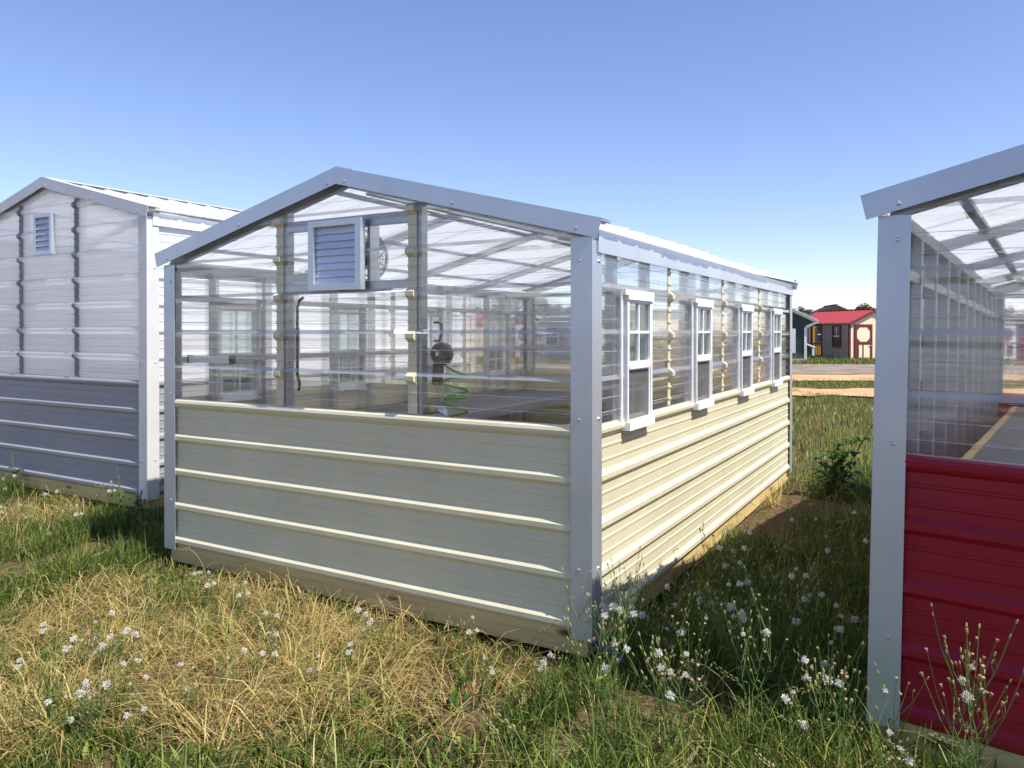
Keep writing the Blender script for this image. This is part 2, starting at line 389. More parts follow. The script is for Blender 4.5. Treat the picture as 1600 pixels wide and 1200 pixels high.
        screws('screws', r, [(x1+.003, y, (k+.68)*P) for y in np.arange(1.12, L, 1.19) for k in range(4)], (1,0,0), .005, m)
    def strip(s, m, x, y, N, width, v0, v1, rib=.03):
        ax = (1,0,0) if abs(N[1]) else (0,1,0)
        O = (x, y, 0)
        return sheet('batten', m, s.root, O, ax, (0,0,1), N, v0, v1, -width/2, width/2, rib=rib, solid=True, ofs=.003)
    def frame(s, studs_y, gable_x, girts=(1.20, 1.62), doorgap=False):
        r = s.root; x0, x1, L = s.x0, s.x1, s.L; w_ = .05
        i = .008
        for x, sg in ((x1 - i - w_/2, 1), (x0 + i + w_/2, -1)):
            for y in studs_y:
                MB().box(x-w_/2, x+w_/2, y-w_/2, y+w_/2, -.005, s.eave-.05).build('stud', 'galv', r)
            MB().box(x-w_/2, x+w_/2, .02, L-.02, s.eave-.05, s.eave).build('top_plate', 'galv', r)
            for z in girts:
                MB().box(x-.02, x+.02, .06, L-.06, z-.02, z+.02).build('girt', 'galv', r)
        for y in (i + w_/2, L - i - w_/2):
            for x in gable_x:
                MB().box(x-w_/2, x+w_/2, y-w_/2, y+w_/2, -.005, s.roofz(x)-.01).build('stud', 'galv', r)
            for x in (x0 + i + w_/2, x1 - i - w_/2):
                if y > 1 or True:
                    pass
        y = L - i - w_/2
        for z in (*girts, s.eave - .02):
            MB().box(x0+.06, x1-.06, y-.02, y+.02, z-.02, z+.02).build('girt', 'galv', r)
        # rafters and purlins under the roof
        top = s.zr + .03
        for y in (.035, 1.23, 2.45, 3.67, L-.035):
            for sx, xe in ((1, x1), (-1, x0)):
                MB().bar((s.xr, y, top-.025), (xe - sx*.01, y, s.eave+.005), .05, .05).build('rafter', 'galv', r)
        for q in (.12, .5, .86):
            for sx in (1, -1):
                x = s.xr + sx*q*(x1-x0)/2
                MB().box(x-.02, x+.02, .0, L, s.roofz(x)+.024, s.roofz(x)+.046).build('purlin', 'galv', r)
        # wind braces crossing beneath the roof sheets
        for (ya, yb) in ((.1, 2.4), (2.5, L-.1)):
            xa, xb = x1 - .1, s.xr + .1
            MB().bar((xa, ya, s.roofz(xa)-.015), (xb, yb, s.roofz(xb)-.015), .05, .012).build('roof_brace', 'galv', r)
            MB().bar((xb, ya, s.roofz(xb)-.028), (xa, yb, s.roofz(xa)-.028), .05, .012).build('roof_brace', 'galv', r)

def window(parent, y, sx, xw, z0=.885, z1=1.605, wd=.362, split=.56):
    """single-hung vinyl window in a side wall; sx = +1 right wall, -1 left wall"""
    w_ = empty('window', (xw, y, 0)); w_.parent = parent
    if sx < 0: w_.rotation_euler = (0, 0, math.pi)
    # local: +x outward, y across
    h = wd/2; zs = z0 + (z1-z0)*split - .16*0
    zs = z0 + (z1 - z0)*.455
    f = MB()
    for (a, b, c, d, e) in ((-h, -h+.017, z0+.02, z1-.045, .038), (h-.017, h, z0+.02, z1-.045, .038)):
        f.box(-.03, e, a, b, c, d)
    f.box(-.03, .047, -h-.002, h+.002, z1-.045, z1-.022); f.box(-.03, .052, -h-.002, h+.002, z0, z0+.042)
    f.box(.018, .046, -h-.045, h+.008, z1-.022, z1+.006); f.box(.018, .026, -h-.052, -h-.032, z0+.03, z1-.024)
    f.build('window_frame', 'vinyl', w_)
    a, b = -h+.017, h-.017
    up = MB(); t = .013
    up.box(.006, .036, a, a+t, zs, z1-.045); up.box(.006, .036, b-t, b, zs, z1-.045)
    up.box(.006, .036, a+t, b-t, z1-.06, z1-.045); up.box(.006, .038, a+t, b-t, zs-.012, zs+.026)
    up.box(.012, .030, -.007, .007, zs+.026, z1-.06); zc = (zs+.026+z1-.06)/2
    up.box(.012, .029, a+t, -.007, zc-.007, zc+.007); up.box(.012, .029, .007, b-t, zc-.007, zc+.007)
    up.build('upper_sash', 'vinyl', w_)
    MB().box(.018, .022, a+t, b-t, zs+.02, z1-.055).build('pane', 'glass', w_)
    lo = MB()
    lo.box(-.022, .004, a, a+t, z0+.042, zs-.013); lo.box(-.022, .004, b-t, b, z0+.042, zs-.013)
    lo.box(-.022, .004, a+t, b-t, z0+.042, z0+.07)
    lo.box(-.016, -.002, -.007, .007, z0+.07, zs-.013); zc = (z0+.07+zs)/2
    lo.box(-.016, -.003, a+t, -.007, zc-.007, zc+.007); lo.box(-.016, -.003, .007, b-t, zc-.007, zc+.007)
    lo.build('lower_sash', 'vinyl', w_)
    MB().box(-.011, -.007, a+t, b-t, z0+.065, zs-.02).build('pane', 'glass', w_)
    sc = MB().box(.020, .0215, a+.008, b-.008, z0+.05, zs-.02)
    sc.build('insect_screen', 'screen', w_)
    fr = MB(); fr.box(.014, .028, a, a+.008, z0+.042, zs-.013); fr.box(.014, .028, b-.008, b, z0+.042, zs-.013)
    fr.box(.014, .028, a+.008, b-.008, z0+.042, z0+.05); fr.box(.014, .028, a+.008, b-.008, zs-.021, zs-.013)
    fr.build('screen_frame', 'vinyl', w_)
    return w_
def bench(name, label, parent_m, x0, x1, y0, y1, z, top='bench', ap_m='galv'):
    """slatted potting bench: thing with top slats, apron and legs; coordinates already local to matrix parent_m"""
    t = empty(name); t.matrix_world = parent_m @ Matrix.Translation((x0, y0, -.012)); tag(t, label, 'bench')
    W_, D = x1-x0, y1-y0; H = z + .012
    n = max(3, int(W_/.06))
    if top == 'benchlight':   # expanded-metal mesh on thin bearers: strands too fine to pick apart
        ms = MB()
        for k in range(int(D/.028)): ms.box(.0, W_, k*.028, k*.028+.009, H-.006, H)
        for k in range(int(W_/.07)): ms.box(k*.07, k*.07+.008, 0, D, H-.012, H-.0065)
        ms.build('mesh_top', top, t)['kind'] = 'stuff'; n = 0
    for k in range(n):
        a = W_*k/n
        MB().box(a+.004, a+W_/n-.004, 0, D, H-.018, H).build('slat', top, t)
    ap = MB(); ap.box(0, W_, .01, .04, H-.07, H-.019); ap.box(0, W_, D-.04, D-.01, H-.07, H-.019)
    ap.box(-.035, .0, .04, D-.04, H-.07, H+.004); ap.box(W_, W_+.035, .04, D-.04, H-.07, H+.004)
    ap.build('apron', ap_m, t)
    for yy in ([.06, D/2, D-.06] if D > 1.5 else [.06, D-.06]):
        for xx in (.05, W_-.05):
            MB().box(xx-.02, xx+.02, yy-.02, yy+.02, 0, H-.071).build('leg', 'galv', t)
    return t

# ------------------------------------------------------------------ cream greenhouse (middle)
W, L = 3.12, 4.90
EAVE = 1.855
main = Shell('greenhouse', 'cream greenhouse with clear upper walls, four white side windows and gable louver', (0, 0, GZ), (0,0,0), -W, 0, L, EAVE, 'cream', 'clear', 'trim')
main.base(); main.posts(); main.low_panels(); main.roofing()
sz = main.sillz - .003
bx = (-2.06, -1.05)
for a, b in ((-W+.004, bx[0]), (bx[0], bx[1]), (bx[1], -.004)):
    main.gable('clear_panel', 'clear', 0, (0,-1,0), a, b, sz)
for a, b in ((-W+.004, bx[0]), (bx[0], bx[1]), (bx[1], -.004)):
    main.gable('clear_panel', 'clear', L, (0,1,0), a, b, sz)
WY = [.56, 1.74, 2.935, 4.12]
BY = [1.12, 2.317, 3.50]
def side_clear(sh, xw, sx, edges, m):
    for a, b in zip(edges, edges[1:]):
        sheet('clear_panel', m, sh.root, (xw, 0, 0), (0,1,0), (0,0,1), (sx,0,0), sz, sh.eave-.01, a, b)
side_clear(main, 0, 1, [.004, *BY, L-.004], 'clear'); side_clear(main, -W, -1, [.004, *BY, L-.004], 'clear')
for x in bx:
    main.strip('cream', x, -.001, (0,-1,0), .058, sz+.012, main.roofz(x) - .03)
    main.strip('cream', x, L+.001, (0,1,0), .058, sz+.012, main.roofz(x) - .03)
for y in BY:
    main.strip('cream', .001, y, (1,0,0), .045, sz+.012, EAVE-.08)
    main.strip('cream', -W-.001, y, (-1,0,0), .058, sz+.012, EAVE-.08)
for y in WY:
    window(main.root, y, 1, 0.0); window(main.root, y, -1, -W)
studs = sorted([.03, L-.03] + [y + d for y in WY for d in (-.235, .235)])
main.frame(studs, [-2.03, -1.02])
# fan headers behind the gable sheet
for z in (2.023, 1.65):
    MB().box(-2.005, -1.045, .006, .05, z-.03, z+.03).build('header', 'galv', main.root)
# exhaust shutter in the gable
lv = empty('louver_vent', (-1.567, -.022, 1.83)); lv.parent = main.root
h = .2
fr = MB()
fr.box(-h, h, -.040, .0, h-.035, h); fr.box(-h, h, -.040, 0, -h, -h+.038)
fr.box(-h, -h+.042, -.040, 0, -h+.038, h-.035); fr.box(h-.042, h, -.040, 0, -h+.038, h-.035)
fr.build('louver_frame', 'trim', lv)
n = 8
for k in range(n):
    zc = -h + .038 + (k + .5) * (2*h - .073)/n; dz = (2*h-.073)/n*.56
    tilt = .001 + .004*random.random()
    MB().prism([(-.019-tilt, zc-dz), (-.017-tilt, zc-dz), (-.010, zc+dz-.002), (-.012, zc+dz)], 'x', -h+.044, h-.044).build('louver_slat', 'alu', lv)
fn = empty('exhaust_fan', (-1.567, .03, 1.83)); fn.parent = main.root
sh = MB(); sh.box(-.19, .19, 0, .08, .17, .19); sh.box(-.19, .19, 0, .08, -.19, -.17); sh.box(-.19, -.17, 0, .08, -.17, .17); sh.box(.17, .19, 0, .08, -.17, .17)
sh.build('fan_housing', 'alu', fn)
gd = MB()
for rr, yy in ((.165, .125), (.14, .165), (.11, .195), (.08, .212), (.05, .222)):
    gd.tube([(rr*math.cos(t*math.pi/12), yy, rr*math.sin(t*math.pi/12)) for t in range(25)], .003, 5, False)
for t in range(12):
    a = t*math.pi/6
    gd.tube([(rr*math.cos(a), yy, rr*math.sin(a)) for rr, yy in ((.172, .12), (.165, .126), (.14, .166), (.11, .196), (.08, .213), (.02, .226))], .003, 5)
g_ = gd.build('fan_guard', 'darkgray', fn); g_.location = (.015, .03, 0)
mt = MB(); mt.tube([(0, .05, 0), (0, .16, 0)], .05, 12); mt.build('fan_motor', 'black', fn)
for t in range(4):
    a = t*math.pi/2 + .4; ca, sa = math.cos(a), math.sin(a)
    bl = MB(); pv = []
    for rr, ww in ((.04, .03), (.1, .06), (.155, .07)):
        for sgn in (-1, 1): pv.append((rr*ca - sgn*ww*sa*.6, .045 + sgn*.018, rr*sa + sgn*ww*ca*.6))
    bl.add(pv, [(0,1,3,2), (2,3,5,4)]); bl.build('fan_blade', 'alu', fn)
# diagonal knee braces on the far and left walls
MB().bar((-W+.09, 2.05, -.0), (-W+.09, 2.75, 1.18), .04, .03, (1,0,0)).build('knee_brace', 'galv', main.root)
MB().bar((-1.9, L-.07, .45), (-1.25, L-.07, 1.18), .04, .03, (0,1,0)).build('knee_brace', 'galv', main.root)
# framed door in the far gable
dr = empty('door', (-1.555, L-.03, 0)); dr.parent = main.root
d = MB(); d.box(-.46, -.40, -.02, .02, .95, 1.60); d.box(.40, .46, -.02, .02, .95, 1.60); d.box(-.40, .40, -.02, .02, 1.53, 1.60)
d.box(-.02, .02, -.018, .018, .95, 1.53)
d.build('door_frame', 'vinyl', dr)
mm = main.root.matrix_world.copy(); mm = Matrix.Translation((0, 0, GZ))
bench('potting_bench', 'long gray slatted bench inside cream greenhouse along its lit window wall', mm, -.98, -.10, .5, 4.6, .70)
bench('potting_bench', 'long gray slatted bench inside cream greenhouse along its far left wall', mm, -W+.10, -W+.98, .5, 4.6, .70)
# things hanging just inside the front
def thing(name, label, cat, loc): return tag(empty(name, loc), label, cat)
t = thing('hose_reel', 'black round hose reel hanging inside front of cream greenhouse', 'hose reel', (-.925, .06, GZ + 1.275))
mb = MB(); mb.tube([(0, .0, 0), (0, .012, 0), (0, .055, 0), (0, .065, 0)], [.05, .062, .062, .05], 20); mb.build('drum', 'black', t, True)
MB().tube([(0, -.012, 0), (0, .0, 0)], [.01, .014], 10).build('hub', 'steel', t)
MB().bar((-.015, .03, -.03), (-.03, .03, -.17), .045, .04).build('handle', 'black', t)
MB().tube([(-.05, .03, .17), (-.02, .03, .17), (.0, .03, .16), (.0, .03, .1), (-.015, .03, .07), (-.05, .03, .07)], .007, 6).build('hook', 'black', t)
hz = []
for i in range(140):
    q = i/139; a = q*2*math.pi*4.6
    hz.append(((.068 + .016*math.sin(a*.37+1))*math.cos(a) + .02*math.sin(q*5), (.06 + .015*math.cos(a*.61))*math.sin(a), -.30*(q + .05*math.sin(q*9)) + .012*math.sin(a*.5)))
t = tag(MB().tube([(-.06, 0, .12), (-.05, 0, .05), (.0, 0, .02), *hz], .008, 6).build('coil_hose', 'hose', None, True), 'green coiled garden hose dangling below black reel behind clear wall', 'hose')
t.location = (-.88, .14, GZ + 1.16)
t = thing('spigot', 'small brass spigot on sill inside cream greenhouse beside coiled hose', 'spigot', (-.985, .05, GZ + .945))
MB().tube([(-.05, 0, .02), (.02, 0, .02), (.06, 0, .03)], [.016, .018, .016], 8).build('pipe', 'brass', t, True)
MB().tube([(.06, 0, .03), (.09, 0, .03), (.115, 0, .015), (.12, 0, -.02)], [.02, .021, .02, .018], 8).build('elbow', 'steel', t, True)
t = thing('wall_fixture', 'gray tubular fixture with dark end caps inside left front corner', 'light fixture', (-2.76, .05, GZ + 1.212))
MB().box(-.20, .20, -.02, .02, -.022, .022).build('housing', 'alu', t)
MB().box(-.212, -.2005, -.023, .023, -.027, .026).build('end_cap', 'black', t); MB().box(.2005, .212, -.023, .023, -.027, .026).build('end_cap', 'black', t)
t = thing('electrical_cable', 'dark electrical conduit running down from fan to gray box', 'conduit', (-1.97, .04, GZ))
MB().tube([(.06, 0, 1.60), (.03, 0, 1.585), (.012, 0, 1.54), (.01, 0, 1.3), (.012, 0, 1.14), (.03, 0, 1.08), (.02, 0, 1.04)], .009, 6).build('conduit', 'black', t, True)
MB().box(-.13, -.03, .01, .06, 1.22, 1.42).build('junction_box', 'alu', t)

# ------------------------------------------------------------------ gray building (left)
gr = Shell('greenhouse', 'gray paneled greenhouse with frosted white upper walls and small gable vent', (-4.437, .716, GZ + .035), (0, 0, R(-.1)), -3.05, 0, 4.9, 2.345, 'gray', 'frost', 'graytrim')
gr.base(); gr.posts(); gr.low_panels(); gr.roofing()
gsz = gr.sillz - .003
gb = (-1.99, -1.05)
for a, b in ((-3.046, gb[0]), (gb[0], gb[1]), (gb[1], -.004)):
    gr.gable('frosted_panel', 'frost', 0, (0,-1,0), a, b, gsz)
gr.gable('frosted_panel', 'frost', 4.9, (0,1,0), -3.046, -.004, gsz)
for xw, sx in ((0, 1), (-3.05, -1)):
    sheet('side_panel', 'sidepoly', gr.root, (xw, 0, 0), (0,1,0), (0,0,1), (sx,0,0), gsz, 2.335, .004, 4.896)
for x in gb:
    gr.strip('darkgray', x, -.001, (0,-1,0), .05, gsz+.012, gr.roofz(x) - .03, .026)
gr.frame([.03, 1.2, 2.4, 3.6, 4.87], [gb[0]+.03, gb[1]+.03], (1.3,))
lv2 = empty('louver_vent', (-1.50, -.022, 2.27)); lv2.parent = gr.root
fr = MB(); a_, b_, c_ = .15, .19, .032
fr.box(-a_, a_, -.04, 0, b_-c_, b_); fr.box(-a_, a_, -.04, 0, -b_, -b_+c_); fr.box(-a_, -a_+c_, -.04, 0, -b_+c_, b_-c_); fr.box(a_-c_, a_, -.04, 0, -b_+c_, b_-c_)
fr.build('louver_frame', 'trim', lv2)
for k in range(6):
    zc = -b_ + c_ + (k+.5)*(2*b_-2*c_)/6; dz = (2*b_-2*c_)/12*1.2
    MB().prism([(-.036, zc-dz), (-.034, zc-dz), (-.010, zc+dz-.002), (-.012, zc+dz)], 'x', -a_+c_+.002, a_-c_-.002).build('louver_slat', 'alu', lv2)

# ------------------------------------------------------------------ red greenhouse (right edge)
rd = Shell('greenhouse', 'red paneled greenhouse with clear upper front, cut off by right edge', (1.244, -.152, GZ + .004), (R(-1.2), R(.9), R(-6.2)), 0, 3.12, 4.9, 1.835, 'red', 'clear', 'trim')
rd.base(); rd.posts(); rd.low_panels(); rd.roofing()
for a, b in ((.004, 1.05), (1.05, 2.06), (2.06, 3.116)):
    rd.gable('clear_panel', 'clear', 0, (0,-1,0), a, b, sz)
    rd.gable('clear_panel', 'clear', 4.9, (0,1,0), a, b, sz)
side_clear(rd, 0, -1, [.004, *BY, L-.004], 'clear'); side_clear(rd, 3.12, 1, [.004, *BY, L-.004], 'clear')
rd.frame([.03 + .44*k for k in range(12)], [1.08, 2.03], (1.62,))
for x in (1.05, 2.06): rd.strip('red', x, -.001, (0,-1,0), .058, sz+.012, rd.roofz(x) - .03)
for y in BY: rd.strip('red', -.001, y, (-1,0,0), .058, sz+.012, 1.75)
bpy.context.view_layer.update()
bench('potting_bench', 'wide slatted bench inside red greenhouse, seen just above red sill', rd.root.matrix_world.copy(), .22, 2.9, .06, 4.7, .845, 'benchlight', 'wood')

# ------------------------------------------------------------------ ground and far setting
def vnoise(x, y, sc, seed=0):
    x = np.asarray(x)/sc; y = np.asarray(y)/sc
    xi = np.floor(x).astype(np.int64); yi = np.floor(y).astype(np.int64); fx = x - xi; fy = y - yi
    fx = fx*fx*(3-2*fx); fy = fy*fy*(3-2*fy)
    def hsh(i, j):
        h = (i*374761393 + j*668265263 + seed*144665) & 0xffffffff
        h = ((h ^ (h >> 13)) * 1274126177) & 0xffffffff
        return ((h ^ (h >> 16)) & 0xffff)/65535.0
    return (hsh(xi, yi)*(1-fx)+hsh(xi+1, yi)*fx)*(1-fy) + (hsh(xi, yi+1)*(1-fx)+hsh(xi+1, yi+1)*fx)*fy
def gz(x, y):
    r = np.hypot(np.asarray(x)-CAM.x, np.asarray(y)-CAM.y)
    return (vnoise(x, y, 1.3, 3)-.5)*.05 + (vnoise(x, y, .33, 5)-.5)*.03*(r < 12) - .01
FWD = Vector((math.sin(R(-29.358)), math.cos(R(-29.358)))); RGT = Vector((FWD.y, -FWD.x))
def cp(z, x):   # point on the ground z metres ahead of the camera station and x metres to its right
    return CAM.x + RGT.x*x + FWD.x*z, CAM.y + RGT.y*x + FWD.y*z
def grid(name, xs, ys, m, zf, rot=True):
    X, Y = np.meshgrid(xs, ys); nx, ny = len(xs), len(ys)
    if rot: wx = CAM.x + RGT.x*X + FWD.x*Y; wy = CAM.y + RGT.y*X + FWD.y*Y
    else: wx, wy = X, Y
    Z = zf(wx, wy)
    V = np.stack([wx, wy, Z], -1).reshape(-1, 3)
    i = np.arange(nx*ny).reshape(ny, nx)
    F = np.stack([i[:-1,:-1], i[:-1,1:], i[1:,1:], i[1:,:-1]], -1).reshape(-1, 4)
    me = bpy.data.meshes.new(name); me.from_pydata(V.tolist(), [], F.tolist()); me.update()
    me.polygons.foreach_set('use_smooth', [True]*len(me.polygons))
    me.materials.append(M[m]); o = bpy.data.objects.new(name, me); col.objects.link(o); return o
def groundmat():
    m, n, l, out = mat('soil_and_thatch'); p = n.new('ShaderNodeBsdfPrincipled'); tc = n.new('ShaderNodeTexCoord')
    a = noise(n, l, tc.outputs['Object'], 1.1, 6, 0.6); b = noise(n, l, tc.outputs['Object'], 34, 5, 0.7)
    soil = ramp(n, l, b.outputs[0], [(0.3, (0.05, 0.028, 0.018)), (0.52, (0.135, 0.078, 0.046)), (0.75, (0.30, 0.19, 0.11))])
    grs = ramp(n, l, b.outputs[0], [(0.3, (0.05, 0.075, 0.018)), (0.7, (0.16, 0.18, 0.05))])
    k = ramp(n, l, a.outputs[0], [(0.42, (0, 0, 0)), (0.58, (1, 1, 1))])
    g = n.new('ShaderNodeNewGeometry'); sp = n.new('ShaderNodeSeparateXYZ'); l.new(g.outputs['Position'], sp.inputs[0])
    far = n.new('ShaderNodeMapRange'); far.inputs[1].default_value = 4.5; far.inputs[2].default_value = 7.5
    far.inputs[3].default_value = 0.35; far.inputs[4].default_value = 1.15; l.new(sp.outputs['Y'], far.inputs[0])
    mu = n.new('ShaderNodeMath'); mu.operation = 'MULTIPLY'; mu.use_clamp = True; l.new(k.outputs[0], mu.inputs[0]); l.new(far.outputs[0], mu.inputs[1])
    mx = n.new('ShaderNodeMix'); mx.data_type = 'RGBA'; l.new(mu.outputs[0], mx.inputs['Factor']); l.new(soil.outputs[0], mx.inputs['A']); l.new(grs.outputs[0], mx.inputs['B'])
    l.new(mx.outputs['Result'], p.inputs['Base Color']); p.inputs['Roughness'].default_value = 0.95; p.inputs['Specular IOR Level'].default_value = 0.1
    bp = n.new('ShaderNodeBump'); bp.inputs['Strength'].default_value = 0.8; bp.inputs['Distance'].default_value = 0.03
    l.new(b.outputs[0], bp.inputs['Height']); l.new(bp.outputs[0], p.inputs['Normal']); l.new(p.outputs[0], out.inputs[0]); return m
def earth(name, c0, c1, c2, scale=20):
    m, n, l, out = mat(name); p = n.new('ShaderNodeBsdfPrincipled'); tc = n.new('ShaderNodeTexCoord')
    a = noise(n, l, tc.outputs['Object'], 0.8, 6, 0.65); b = noise(n, l, tc.outputs['Object'], scale, 6, 0.75)
    ad = n.new('ShaderNodeMath'); ad.operation = 'ADD'; l.new(a.outputs[0], ad.inputs[0]); l.new(b.outputs[0], ad.inputs[1])
    hf = n.new('ShaderNodeMath'); hf.operation = 'MULTIPLY'; hf.inputs[1].default_value = .5; l.new(ad.outputs[0], hf.inputs[0])
    r = ramp(n, l, hf.outputs[0], [(0.35, c0), (0.5, c1), (0.65, c2)])
    l.new(r.outputs[0], p.inputs['Base Color']); p.inputs['Roughness'].default_value = 0.95; p.inputs['Specular IOR Level'].default_value = 0.1
    bp = n.new('ShaderNodeBump'); bp.inputs['Strength'].default_value = 0.7; bp.inputs['Distance'].default_value = 0.03
    l.new(b.outputs[0], bp.inputs['Height']); l.new(bp.outputs[0], p.inputs['Normal']); l.new(p.outputs[0], out.inputs[0]); return m
M['ground'] = groundmat()
M['gravel'] = earth('gravel', (0.13, 0.105, 0.08), (0.24, 0.195, 0.15), (0.38, 0.32, 0.26), 5)
M['dirt'] = earth('orange_clay', (0.40, 0.22, 0.10), (0.55, 0.33, 0.17), (0.64, 0.43, 0.25), 7)
xs = np.unique(np.concatenate([np.linspace(-900, -40, 18), np.linspace(-40, -8, 30), np.linspace(-8, 6, 120), np.linspace(6, 40, 30), np.linspace(40, 900, 18)]))
ys = np.unique(np.concatenate([np.linspace(-60, -2, 12), np.linspace(-2, 10, 110), np.linspace(10, 60, 50), np.linspace(60, 1500, 24)]))
tag(grid('ground', xs, ys, 'ground', gz), kind='structure')
def band(name, z0, z1, m, amp, seed, lift):
    xs = np.linspace(-70, 45, 420); V = []; F = []
    n0 = (vnoise(xs, xs*0, 2.5, seed)-.5)*amp + (vnoise(xs, xs*0, .6, seed+1)-.5)*amp*.5
    n1 = (vnoise(xs, xs*0, 2.8, seed+2)-.5)*amp + (vnoise(xs, xs*0, .6, seed+3)-.5)*amp*.5
    rows = 9
    for i, x in enumerate(xs):
        for k in range(rows):
            q = k/(rows-1); z = (z0+n0[i])*(1-q) + (z1+n1[i])*q; wx, wy = cp(z, x)
            V.append((wx, wy, float(gz(wx, wy)) + lift))
    for i in range(len(xs)-1):
        for k in range(rows-1):
            a = i*rows+k; F.append((a, a+rows, a+rows+1, a+1))
    o = MB().add(V, F).build(name, m, None, True); return tag(o, kind='structure')
band('dirt_road', 23.3, 28.2, 'dirt', 1.0, 31, .045)
band('gravel_road', 27.2, 35.2, 'gravel', .8, 41, .062)
band('dirt_track', 17.8, 20.3, 'dirt', 1.5, 51, .045)

# ------------------------------------------------------------------ grass (nobody could count it)
M['blade'] = vcol('grass_blades', 0.4)
foot = []  # building footprints: (matrix inverse, x0, x1, y0, y1)
for s_ in (main, gr, rd):
    foot.append((s_.root.matrix_world.inverted() if s_ is rd else Matrix.Translation(s_.root.location).inverted(), s_.x0, s_.x1, 0, s_.L))
def inside(x, y, pad=-.02):
    bad = np.zeros(len(x), bool)
    for mi, x0, x1, y0, y1 in foot:
        lx = mi[0][0]*x + mi[0][1]*y + mi[0][3]; ly = mi[1][0]*x + mi[1][1]*y + mi[1][3]
        bad |= (lx > x0-pad) & (lx < x1+pad) & (ly > y0-pad) & (ly < y1+pad)
    return bad
def blades(name, x, y, h, wd, lean, az, colr, curl=0.5, label=None):
    N = len(x); z = gz(x, y)
    dx, dy = np.cos(az), np.sin(az); px, py = -dy, dx
    a = rng.uniform(-.6, .6, N); px, py = px*np.cos(a)-py*np.sin(a), px*np.sin(a)+py*np.cos(a)
    V = np.zeros((N, 5, 3)); C = np.zeros((N, 5, 4)); C[..., 3] = 1
    l1 = lean*(1-curl); l2 = lean
    mx = h*.55*np.sin(l1); mz = h*.55*np.cos(l1)
    tx = mx + h*.5*np.sin(np.minimum(l2*1.25+.1, 1.75)); tz = mz + h*.5*np.cos(np.minimum(l2*1.25+.1, 1.75))
    tz = np.maximum(tz, .01)
    for k, (ox, oz, ww) in enumerate(((0*h, 0*h-.01, -.5), (0*h, 0*h-.01, .5), (mx, mz, .42), (mx, mz, -.42), (tx, tz, 0))):
        V[:, k, 0] = x + dx*ox + px*wd*ww; V[:, k, 1] = y + dy*ox + py*wd*ww; V[:, k, 2] = z + oz
        C[:, k, :3] = colr
    T = np.array([[0,1,2],[0,2,3],[3,2,4]])
    F = (np.arange(N)[:, None, None]*5 + T[None]).reshape(-1)
    me = bpy.data.meshes.new(name)
    me.vertices.add(N*5); me.vertices.foreach_set('co', V.reshape(-1).astype(np.float32))
    me.loops.add(len(F)); me.loops.foreach_set('vertex_index', F.astype(np.int32))
    me.polygons.add(len(F)//3); me.polygons.foreach_set('loop_start', np.arange(0, len(F), 3, dtype=np.int32))
    me.update(calc_edges=True)
    at = me.color_attributes.new('Col', 'FLOAT_COLOR', 'POINT'); at.data.foreach_set('color', C.reshape(-1).astype(np.float32))
    me.materials.append(M['blade']); o = bpy.data.objects.new(name, me); col.objects.link(o)
    return tag(o, label, 'grass', kind='stuff')
def scatter(n, zr, xr, power=1.0):
    q = rng.random(n)**power; Z = zr[0] + q*(zr[1]-zr[0]); lim = Z*.78 + .8
    X = rng.uniform(-1, 1, n)*lim + (.0)
    x = CAM.x + RGT.x*X + FWD.x*Z; y = CAM.y + RGT.y*X + FWD.y*Z
    return x, y
def dryness(x, y):
    d = vnoise(x, y, .9, 21)*.6 + vnoise(x, y, .3, 22)*.4 + .015 + .05*np.exp(-((y+1.2)/.5)**2)
    d = d + .24*np.exp(-(((x+1.7)/1.3)**2 + ((y+.9)/.75)**2)) - .30*((x > .15) & (y > -.15)) - .06*(x > .15) - .14*(x < -2.9)
    return np.clip(d, 0, 1)
def bare(x, y):
    b = vnoise(x, y, .55, 61)*.7 + vnoise(x, y, .2, 62)*.3
    b = b + .22*np.exp(-(((x+.55)/.6)**2 + ((y+.75)/.4)**2)) + .5*np.exp(-(((x-.35)/.42)**2 + ((y-3.3)/1.1)**2))
    return b
def keepmask(x, y, th=.62):
    return (~inside(x, y)) & (bare(x, y) + rng.normal(0, .06, len(x)) < th)
GREENS = np.array([[.085,.14,.02],[.125,.185,.028],[.175,.23,.04],[.27,.31,.065],[.115,.15,.035],[.035,.065,.012],[.05,.09,.016]])
STRAWS = np.array([[.46,.33,.12],[.56,.42,.16],[.34,.24,.08],[.50,.40,.17],[.68,.54,.25],[.36,.34,.11],[.16,.11,.045],[.60,.46,.17]])
def pick(tab, n): return tab[rng.integers(0, len(tab), n)] * rng.uniform(.75, 1.25, (n, 1))
# short turf
x, y = scatter(270000, (1.2, 8.5), None, .75); k = keepmask(x, y, .66); k &= rng.random(len(x)) > np.clip((dryness(x, y)-.42)*2.2, 0, .72); x, y = x[k], y[k]; n = len(x)
dr_ = dryness(x, y); isdry = rng.random(n) < np.clip((dr_-.44)*2.2, .05, .6)
c = np.where(isdry[:, None], pick(STRAWS, n), pick(GREENS, n))
tall = (.5 + 1.0*vnoise(x, y, .5, 71))*np.clip(1.45 - 1.0*dr_, .45, 1.1)
blades('short_turf', x, y, rng.uniform(.04, .15, n)*tall*(1 - .45*((y > -.28) & (x > -3.2) & (x < .02)))*np.where(isdry, .9, 1.1), rng.uniform(.0024, .0062, n), rng.uniform(.2, 1.35, n), rng.uniform(0, 6.283, n), c, label='short green and straw coloured grass covering the ground')
